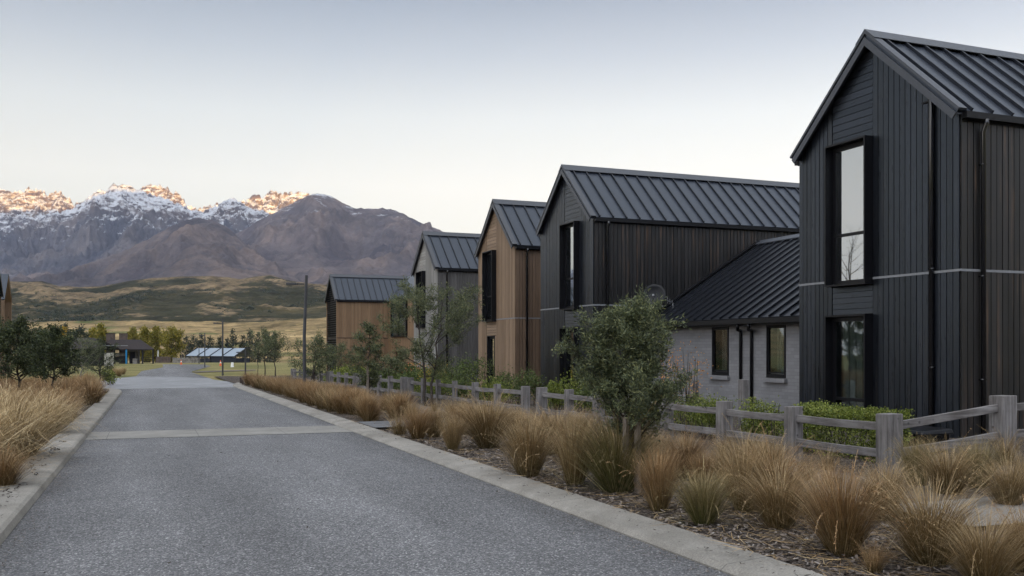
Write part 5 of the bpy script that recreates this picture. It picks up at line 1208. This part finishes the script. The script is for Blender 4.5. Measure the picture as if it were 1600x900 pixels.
# ------------------------------------------------------------------ hills and mountains
COLS = np.concatenate([np.linspace(-1500, -160, 60), np.linspace(-150, 860, 760), np.linspace(875, 2600, 70)])
def prof(P):
    xs, ys = zip(*P); return lambda q: np.interp(q, xs, ys)
def px_layer(name, crest, d0, d1, foot, mat, p=1.25, amp=60, sc=260, warp=40, seed=0, rows=230, rough=6.0, back=0.35, elong=3.0, dip=None):
    t = np.concatenate([np.linspace(0, 1, rows), np.linspace(1.01, 1+back, 24)]); T, Q = np.meshgrid(t, COLS, indexing='ij'); D = d0+(d1-d0)*T; Xc = (Q-800)/F*D
    wv = fbm(Xc/(sc*2.2), D/(sc*3), 3, seed+20)*warp*np.clip(1-T, 0, 1)**.7
    py = prof(crest)(Q+wv); zc = CAMH+(HOR-py)/F*d1; zf = CAMH+(HOR-foot)/F*d0
    sh = np.where(T <= 1, np.clip(T, 0, 1)**p, 1-(T-1)*2.2)
    Z = zf+(zc-zf)*sh
    env = np.clip(T*1.6, 0, 1)*np.clip((1.02-T)*3.2, 0.0, 1); env = np.where(T > 1, 0, env)
    wx = Xc + 60*fbm(Xc/300, D/300, 3, seed+40)
    rg = ridged(wx/sc, D/(sc*elong), 6, seed); rg2 = ridged(wx/(sc*.3)+D/900, D/(sc*.5), 5, seed+11); RG = np.clip(.5+(rg-.45)*.9+(rg2-.5)*.7, 0, 1).reshape(-1)
    Z += amp*env*(rg-.55)
    Z += amp*.35*env*(ridged(wx/(sc*.35), D/(sc*.35*elong*.8), 4, seed+3)-.5)
    Z += rough*(ridged(Xc/38, D/38, 4, seed+7)-.5)*np.where(T > 1, .3, np.clip(T*2, .2, 1))
    X = CT*Xc+ST*D; Y = -ST*Xc+CT*D; nx = len(COLS); i = np.arange((len(t)-1)*nx).reshape(-1, nx)[:, :-1].reshape(-1)
    o = link(name, np_mesh(name, np.stack([X, Y, Z], -1).reshape(-1, 3), np.stack([i, i+1, i+nx+1, i+nx], 1), mat, {'ridge': RG}, smooth=True)); o['kind'] = 'structure'; return o

def mountain_mat(name, snow0, snow1, low0, low1, rock0, rock1, rockz, cap=.75):
    """snow by height, slope and wind-scour noise; rock above rockz, tussock-brown slopes below"""
    n = N(name); p = n.pos(); z = n.sep(p)[2]; nz = n.sep(n.n('ShaderNodeNewGeometry').outputs['Normal'])[2]
    a = n.noise(p, .012, 8, .72); b = n.noise(p, .045, 6, .75); c0 = n.noise(p, .004, 5, .6)
    low = n.ramp(c0, [(.36, low0), (.64, low1)]); low = n.mix(.9, low, n.ramp(a, [(.3, .62), (.7, 1.32)]), 'MULTIPLY'); low = n.mix(.8, low, n.ramp(b, [(.3, .68), (.7, 1.3)]), 'MULTIPLY')
    sx = n.noise(n.scale(p, (.02, .004, .05)), 1.0, 5, .65)
    rock = n.ramp(sx, [(.3, rock0), (.7, rock1)]); rock = n.mix(.9, rock, n.ramp(b, [(.3, .55), (.7, 1.35)]), 'MULTIPLY')
    zr = n.math('ADD', z, n.math('MULTIPLY', n.math('SUBTRACT', a, .5), 260.0))
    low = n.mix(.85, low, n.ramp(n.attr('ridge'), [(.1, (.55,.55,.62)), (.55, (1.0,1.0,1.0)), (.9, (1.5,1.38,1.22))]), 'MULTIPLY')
    col = n.mix(n.ramp(n.math('DIVIDE', n.math('SUBTRACT', zr, rockz), 90.0, True), [(0, 0), (1, 1)]), low, rock)
    # snow: lies on gentler ground and in streaks between rock ribs
    e = n.math('ADD', n.math('DIVIDE', n.math('SUBTRACT', z, snow0), snow1-snow0), n.math('MULTIPLY', n.math('SUBTRACT', n.math('ADD', n.math('MULTIPLY', a, .72), n.math('MULTIPLY', b, .28)), .5), 2.6))
    e = n.math('MINIMUM', e, cap)
    e = n.math('ADD', e, n.math('MULTIPLY', n.math('SUBTRACT', nz, .66), 1.5))
    e = n.math('ADD', e, n.math('MULTIPLY', n.math('SUBTRACT', sx, .5), 4.4))
    col = n.mix(n.ramp(e, [(.2, 0), (.55, .45), (1.0, .95)]), col, (.6,.62,.66))
    hb = n.math('ADD', n.math('MULTIPLY', a, 1.0), n.math('MULTIPLY', b, .45)); n.bump(hb, .8, 28.0)
    return n.fin(col, .9, .05)

def build_mountains():
    back = [(-1500,400),(-600,360),(-300,330),(-120,312),(-40,304),(0,297),(8,299),(20,303),(30,299),(44,295.5),(60,298),(76,302),(92,300),(101,305),(108,311),(115,321),(122,318),(130,316),(140,318),(170,320),(205,310),(222,296),(232,291.5),(245,293),(256,291.5),(263,295),(276,302),(286,314),(296,322),(307,328),(315,326.5),(326,324),(337,321),(345,321),(360,322),(376,317),(385,313),(394,307),(402,303.5),(412,307),(418,303),(426,299),(434,304),(444,302),(455,303),(470,302.5),(486,306),(505,312),(560,340),(700,380),(900,420),(2600,440)]
    front = [(-1500,420),(-500,390),(-200,365),(-100,352),(-40,343),(0,338),(30,340),(70,337),(100,333),(113,329),(126,319),(136,311),(146,303.5),(156,298),(163,301),(172,291),(181,288.5),(191,290),(200,291.5),(212,297),(222,301),(236,305),(250,309),(266,315),(280,321),(300,330),(318,332),(334,325),(345,319),(353,316),(361,313),(369,311.5),(375,315),(383,322),(394,329),(420,335),(470,345),(560,380),(800,420),(2600,440)]
    mid = [(-1500,452),(150,446),(250,440),(300,419),(340,388),(370,364),(400,346),(430,330),(455,318),(475,309),(488,304.5),(497,302.5),(506,304),(515,307),(527,313),(541,320),(556,325),(575,325.5),(597,325.5),(612,327),(630,334),(650,344),(672,352),(690,361),(720,372),(765,388),(850,400),(1000,410),(1400,415),(2600,430)]
    spur = [(-1500,440),(-200,452),(30,452),(75,440),(130,419),(180,398),(230,375),(270,353),(292,343),(310,339.5),(330,342),(350,352),(366,364),(390,388),(420,408),(470,428),(540,440),(700,446),(2600,446)]
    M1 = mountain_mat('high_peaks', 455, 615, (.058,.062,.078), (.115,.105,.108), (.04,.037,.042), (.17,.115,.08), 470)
    M0 = mountain_mat('sun_tinted_peaks', 430, 600, (.058,.062,.078), (.115,.105,.108), (.06,.048,.044), (.24,.16,.09), 470, .6)  # far-range rock made brighter and warmer, sunlight put into its colour
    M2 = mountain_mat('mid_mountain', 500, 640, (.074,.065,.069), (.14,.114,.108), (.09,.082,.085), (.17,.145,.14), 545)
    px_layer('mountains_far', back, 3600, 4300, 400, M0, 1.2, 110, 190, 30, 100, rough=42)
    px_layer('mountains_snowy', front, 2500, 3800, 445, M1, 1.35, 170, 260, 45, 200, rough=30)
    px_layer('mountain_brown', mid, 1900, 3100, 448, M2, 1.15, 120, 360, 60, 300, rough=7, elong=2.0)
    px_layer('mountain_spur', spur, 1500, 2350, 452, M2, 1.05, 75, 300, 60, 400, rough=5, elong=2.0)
    # tussock hills in front
    crest = [(-1500,425),(-200,446),(0,440),(55,439.5),(66,439),(92,447),(125,449),(161,447.5),(198,440),(235,435),(279,431.5),(330,431),(360,433),(374,436),(386,434),(400,431.5),(423,430),(446,437),(481,443),(510,445),(600,443),(760,440),(1000,436),(2600,425)]
    golden = [(-1500,490),(0,512),(80,506.5),(110,505),(200,503),(300,505),(350,507),(420,505),(470,501),(520,498),(700,490),(1000,486),(2600,480)]
    dk = np.array([290., 340, 430, 560, 600, 690, 850, 1000, 1150, 1300])
    rr = np.concatenate([np.linspace(290, 600, 110), np.linspace(604, 1010, 190), np.linspace(1020, 1300, 20)]); D, Q = np.meshgrid(rr, COLS, indexing='ij'); Xc = (Q-800)/F*D
    Qw = Q + 30*fbm(Xc/160, D/160, 3, 61)*np.clip((1000-D)/300, 0, 1)
    gp, cp = prof(golden)(Qw), prof(crest)(Qw)
    zz = lambda py, d: CAMH+(HOR-py)/F*d
    knots = [np.full_like(Q, -3.6), zz(558.5, 340.)+0*Q, zz(gp*.35+553*.65, 430.), zz(gp, 560.), zz(gp+1.5, 600.), zz(gp*.72+cp*.28, 690.), zz(gp*.36+cp*.64, 850.), zz(cp, 1000.), zz(cp+14, 1150.), zz(cp+60, 1300.)]
    Z = np.zeros_like(Q)
    for k in range(len(dk)-1):
        m = (D >= dk[k]) & (D <= dk[k+1]); s = (D-dk[k])/(dk[k+1]-dk[k]); Z = np.where(m, knots[k]*(1-s)+knots[k+1]*s, Z)
    env = np.clip((D-330)/200, 0, 1)*np.where(D > 940, np.clip((1005-D)/65, .06, 1), 1)
    wxx = Xc+70*fbm(Xc/200, D/200, 3, 77); rg = ridged(wxx/130+D/400, D/75, 5, 75); up = np.clip((D-600)/150, 0, 1)
    Z += env*(fbm(Xc/70, D/60, 5, 71)*3.2*(1-.4*up) + (rg-.5)*up*13 + (1-up)*(ridged(wxx/60, D/30, 4, 79)-.5)*2.2)
    RG = np.clip((rg-.25)/.5, 0, 1).reshape(-1)
    X = CT*Xc+ST*D; Y = -ST*Xc+CT*D; nx = len(COLS); i = np.arange((len(rr)-1)*nx).reshape(-1, nx)[:, :-1].reshape(-1)
    n = N('tussock_hills'); p = n.pos()
    vm = n.n('ShaderNodeVectorMath', operation='DOT_PRODUCT'); n.L(p, vm.inputs[0]); vm.inputs[1].default_value = (ST, CT, 0); dep = vm.outputs['Value']
    sp = n.scale(p, (1, 1, 3.0))
    a = n.noise(sp, .012, 6, .62); b = n.noise(sp, .07, 5, .7); c0 = n.noise(sp, .0048, 4, .55); fine = n.noise(p, .3, 4, .7)
    gold = n.ramp(a, [(.3, (.18,.13,.065)), (.5, (.33,.235,.115)), (.72, (.45,.325,.165))])
    gold = n.mix(n.ramp(n.noise(n.scale(p, (.9, 1.6, 4)), .02, 4, .5), [(.58, 0), (.64, .8)]), gold, (.10,.125,.04))
    gs = n.noise(n.scale(p, (.7, 2.2, 5)), .035, 6, .7, .6)
    gold = n.mix(n.ramp(gs, [(.46, 0), (.6, .75)]), gold, (.12,.092,.045))
    green = n.ramp(a, [(.32, (.02,.021,.011)), (.5, (.04,.038,.02)), (.68, (.085,.07,.035))])
    tan = n.ramp(b, [(.3, (.1,.076,.044)), (.7, (.205,.15,.088))])
    f = n.math('ADD', n.math('MULTIPLY', n.math('SUBTRACT', c0, .5), 3.4), n.math('MULTIPLY', n.math('SUBTRACT', a, .5), 3.8)); f = n.math('ADD', f, n.math('MULTIPLY', n.math('SUBTRACT', b, .5), 1.6))
    hi = n.math('DIVIDE', n.math('SUBTRACT', dep, 820.0), 170.0, True)
    f = n.math('ADD', f, n.math('MULTIPLY', hi, .55)); f = n.math('ADD', f, n.math('MULTIPLY', n.math('SUBTRACT', n.attr('ridge'), .62), 1.3))
    hill = n.mix(n.ramp(f, [(.25, 0), (.6, 1)]), green, tan)
    sel = n.math('DIVIDE', n.math('SUBTRACT', n.math('ADD', dep, n.math('MULTIPLY', n.math('SUBTRACT', a, .5), 90.0)), 585.0), 22.0, True)
    col = n.mix(sel, gold, hill)
    sv = n.voro(p, .16, 'Distance'); col = n.mix(n.math('MULTIPLY', n.ramp(sv, [(.16, .75), (.34, 0)]), n.ramp(b, [(.45, 0), (.6, 1)])), col, (.028,.034,.018))
    col = n.mix(.9, col, n.ramp(b, [(.3, .55), (.7, 1.4)]), 'MULTIPLY'); col = n.mix(.8, col, n.ramp(fine, [(.3, .7), (.7, 1.25)]), 'MULTIPLY')
    n.bump(n.math('ADD', b, n.math('MULTIPLY', fine, .3)), .7, 4.0); mh = n.fin(col, .95, .05)
    V = np.stack([X, Y, Z], -1).reshape(-1, 3)
    o = link('hills', np_mesh('hills', V, np.stack([i, i+1, i+nx+1, i+nx], 1), mh, {'ridge': RG}, smooth=True)); o['kind'] = 'structure'
    # scrub on the hillside
    g = np.random.default_rng(90); cand = np.where((D.reshape(-1) > 590) & (D.reshape(-1) < 985) & (Q.reshape(-1) > -250) & (Q.reshape(-1) < 900))[0]
    w = np.clip(fbm(X.reshape(-1)[cand]/90, Y.reshape(-1)[cand]/90, 3, 33)+.05, 0, 1)**2+.003; pick = g.choice(cand, 900, p=w/w.sum()); C0 = V[pick]
    sz = g.uniform(.8, 2.6, 900); C = np.repeat(C0, 26, 0)+g.normal(0, 1, (900*26, 3))*np.repeat(sz, 26)[:, None]*np.array([.75,.75,.45])+np.array([0,0,.6]); d = g.normal(0,1,C.shape); d /= np.linalg.norm(d,axis=1)[:,None]
    V2, F2 = leaf_quads(C, d, 1.1, .4, g); o = link('hill_scrub', np_mesh('hill_scrub', V2, F2, MAT['leaf_pine'])); tag(o, 'dark scrub bushes dotted over the green tussock hills', 'scrub', None, 'stuff')
    # unseen ridge added behind the camera, shaped so sun reaches only the peaks
    e = math.tan(math.radians(SUN_E)); B = 2800.0; pts = []
    for px, d, py in ((-400,4200,330),(-100,4200,331),(0,4200,331),(60,4200,333),(105,4200,334),(122,3900,318),(150,3800,304),(190,3800,297),(215,3900,303),(232,4200,317),(262,4200,318),(285,4200,326),(310,4200,331),(340,4200,324),(362,3800,306),(378,4000,310),(395,4200,320),(430,4200,321),(470,4200,320),(495,3100,314),(530,3100,316),(560,3100,312),(700,3100,312),(1400,3100,312)):
        X_ = (px-800)/F*d; x = CT*X_+ST*d; y = -ST*X_+CT*d; pts.append((x, zat(py+4, d)+e*(B+y)))
    pts.sort(); xs = np.linspace(-6000, 6000, 600); H = np.interp(xs, [q[0] for q in pts], [q[1] for q in pts]); H += 10*fbm(xs/60, xs*0+.3, 4, 8)
    V = []; 
    for x, h in zip(xs, H): V += [(x, -B+900, -120), (x, -B, h), (x, -B-1500, -120)]
    Fq = []
    for k in range(len(xs)-1): b = 3*k; Fq += [(b, b+3, b+4, b+1), (b+1, b+4, b+5, b+2)]
    o = link('sun_blocker_ridge', np_mesh('sun_blocker_ridge', np.array(V), np.array(Fq), M2, smooth=False)); o['kind'] = 'structure'

# ------------------------------------------------------------------ the air
def build_haze():
    m = MB(); m.box(-7000, 7000, -4600, 6500, -125, 1150)
    mt = bpy.data.materials.new('haze'); mt.use_nodes = True; nt = mt.node_tree; nt.nodes.clear(); out = nt.nodes.new('ShaderNodeOutputMaterial'); v = nt.nodes.new('ShaderNodeVolumePrincipled')
    v.inputs['Color'].default_value = (.66,.74,1.0,1); v.inputs['Density'].default_value = HAZE; v.inputs['Anisotropy'].default_value = 0.0
    nt.links.new(v.outputs[0], out.inputs['Volume']); o = m.build('haze', mt); tag(o, 'thin bluish evening air over the valley', 'haze', None, 'stuff')
HAZE = 0.00006
# ------------------------------------------------------------------ sky, sun, camera
SUN_E = 2.2
_k = 1/0.6
SKY_STOPS = [(p, tuple(c*_k for c in q)) for p, q in ((0.0,(.86,.80,.71)),(.10,(.87,.845,.77)),(.17,(.85,.845,.805)),(.24,(.70,.73,.745)),(.30,(.445,.495,.57)),(.36,(.24,.295,.39)),(.6,(.5,.56,.65)),(1.0,(.84,.88,.93)))]
GLOW = 4.2
def build_light():
    w = bpy.data.worlds.new('World'); SC.world = w; w.use_nodes = True; nt = w.node_tree; bg = nt.nodes['Background']
    sky = nt.nodes.new('ShaderNodeTexSky'); sky.sky_type = 'NISHITA'; sky.sun_disc = False; sky.sun_elevation = math.radians(SUN_E); sky.sun_rotation = math.radians(180)
    sky.altitude = 400; sky.air_density = 1.0; sky.dust_density = 1.0; sky.ozone_density = 1.0
    def nd(t, **k):
        o = nt.nodes.new(t)
        for q, v in k.items(): setattr(o, q, v)
        return o
    tc = nd('ShaderNodeTexCoord'); sp = nd('ShaderNodeSeparateXYZ'); nt.links.new(tc.outputs['Generated'], sp.inputs[0])
    # clear dawn sky: pale cream at the horizon through grey to steel blue, brightest towards the dawn behind and left of the street
    rp = nd('ShaderNodeValToRGB'); nt.links.new(sp.outputs[2], rp.inputs[0]); e = rp.color_ramp.elements
    stops = SKY_STOPS
    e[0].position = stops[0][0]; e[0].color = (*stops[0][1], 1); e[1].position = stops[1][0]; e[1].color = (*stops[1][1], 1)
    for q, c in stops[2:]: x = e.new(q); x.color = (*c, 1)
    dt = nd('ShaderNodeVectorMath', operation='DOT_PRODUCT'); nt.links.new(tc.outputs['Generated'], dt.inputs[0]); dt.inputs[1].default_value = Vector((-.66, -.66, .36)).normalized()
    mr = nd('ShaderNodeMapRange', interpolation_type='SMOOTHSTEP'); nt.links.new(dt.outputs['Value'], mr.inputs[0]); mr.inputs[1].default_value = 0.08; mr.inputs[2].default_value = 1.0; mr.inputs[3].default_value = 1.0; mr.inputs[4].default_value = GLOW
    mu = nd('ShaderNodeVectorMath', operation='SCALE'); nt.links.new(rp.outputs[0], mu.inputs[0]); nt.links.new(mr.outputs[0], mu.inputs['Scale'])
    wm = nd('ShaderNodeMix', data_type='RGBA', blend_type='MULTIPLY'); m3 = nd('ShaderNodeMapRange'); nt.links.new(dt.outputs['Value'], m3.inputs[0]); m3.inputs[1].default_value = .1; m3.inputs[2].default_value = .9
    nt.links.new(m3.outputs[0], wm.inputs[0]); nt.links.new(mu.outputs[0], wm.inputs[6]); wm.inputs[7].default_value = (1.03, .99, .95, 1)
    rd = nd('ShaderNodeVectorMath', operation='DOT_PRODUCT'); nt.links.new(tc.outputs['Generated'], rd.inputs[0]); rd.inputs[1].default_value = (CT, -ST, 0)
    m2 = nd('ShaderNodeMapRange'); nt.links.new(rd.outputs['Value'], m2.inputs[0]); m2.inputs[1].default_value = -.5; m2.inputs[2].default_value = .5; m2.inputs[3].default_value = .80; m2.inputs[4].default_value = 1.14
    mu2 = nd('ShaderNodeVectorMath', operation='SCALE'); nt.links.new(wm.outputs[2], mu2.inputs[0]); nt.links.new(m2.outputs[0], mu2.inputs['Scale'])
    mx = nd('ShaderNodeMix', data_type='RGBA'); mx.inputs[0].default_value = .1; nt.links.new(mu2.outputs[0], mx.inputs[6]); nt.links.new(sky.outputs[0], mx.inputs[7])
    nt.links.new(mx.outputs[2], bg.inputs['Color']); bg.inputs['Strength'].default_value = 0.15
    l = bpy.data.lights.new('sun', 'SUN'); l.energy = 4.4; l.angle = math.radians(0.3); l.color = (1.0, .55, .10)
    o = bpy.data.objects.new('sun', l); COL.objects.link(o); o.rotation_euler = (math.radians(90-SUN_E), 0, 0); o.location = (0, -50, 60)
    c = bpy.data.cameras.new('camera'); c.sensor_width = 36; c.lens = F/1600*36; c.shift_y = (HOR-450)/1600; c.clip_start = .1; c.clip_end = 30000
    co = bpy.data.objects.new('camera', c); COL.objects.link(co); co.location = (0, 0, CAMH); co.rotation_euler = (math.radians(90), 0, -TH); SC.camera = co
    v = SC.view_settings; v.view_transform = 'Standard'; v.look = 'None'; v.gamma = 1; v.use_curve_mapping = False; v.exposure = EXPO
    SC.cycles.max_bounces = 6; SC.cycles.transparent_max_bounces = 12; SC.cycles.caustics_reflective = False; SC.cycles.caustics_refractive = False
EXPO = 2.3
mk_materials(); build_light(); build_ground(); build_mountains(); build_houses(); build_wing(); build_fences(); build_furniture(); build_far(); build_plants(); build_tussocks(); build_haze()
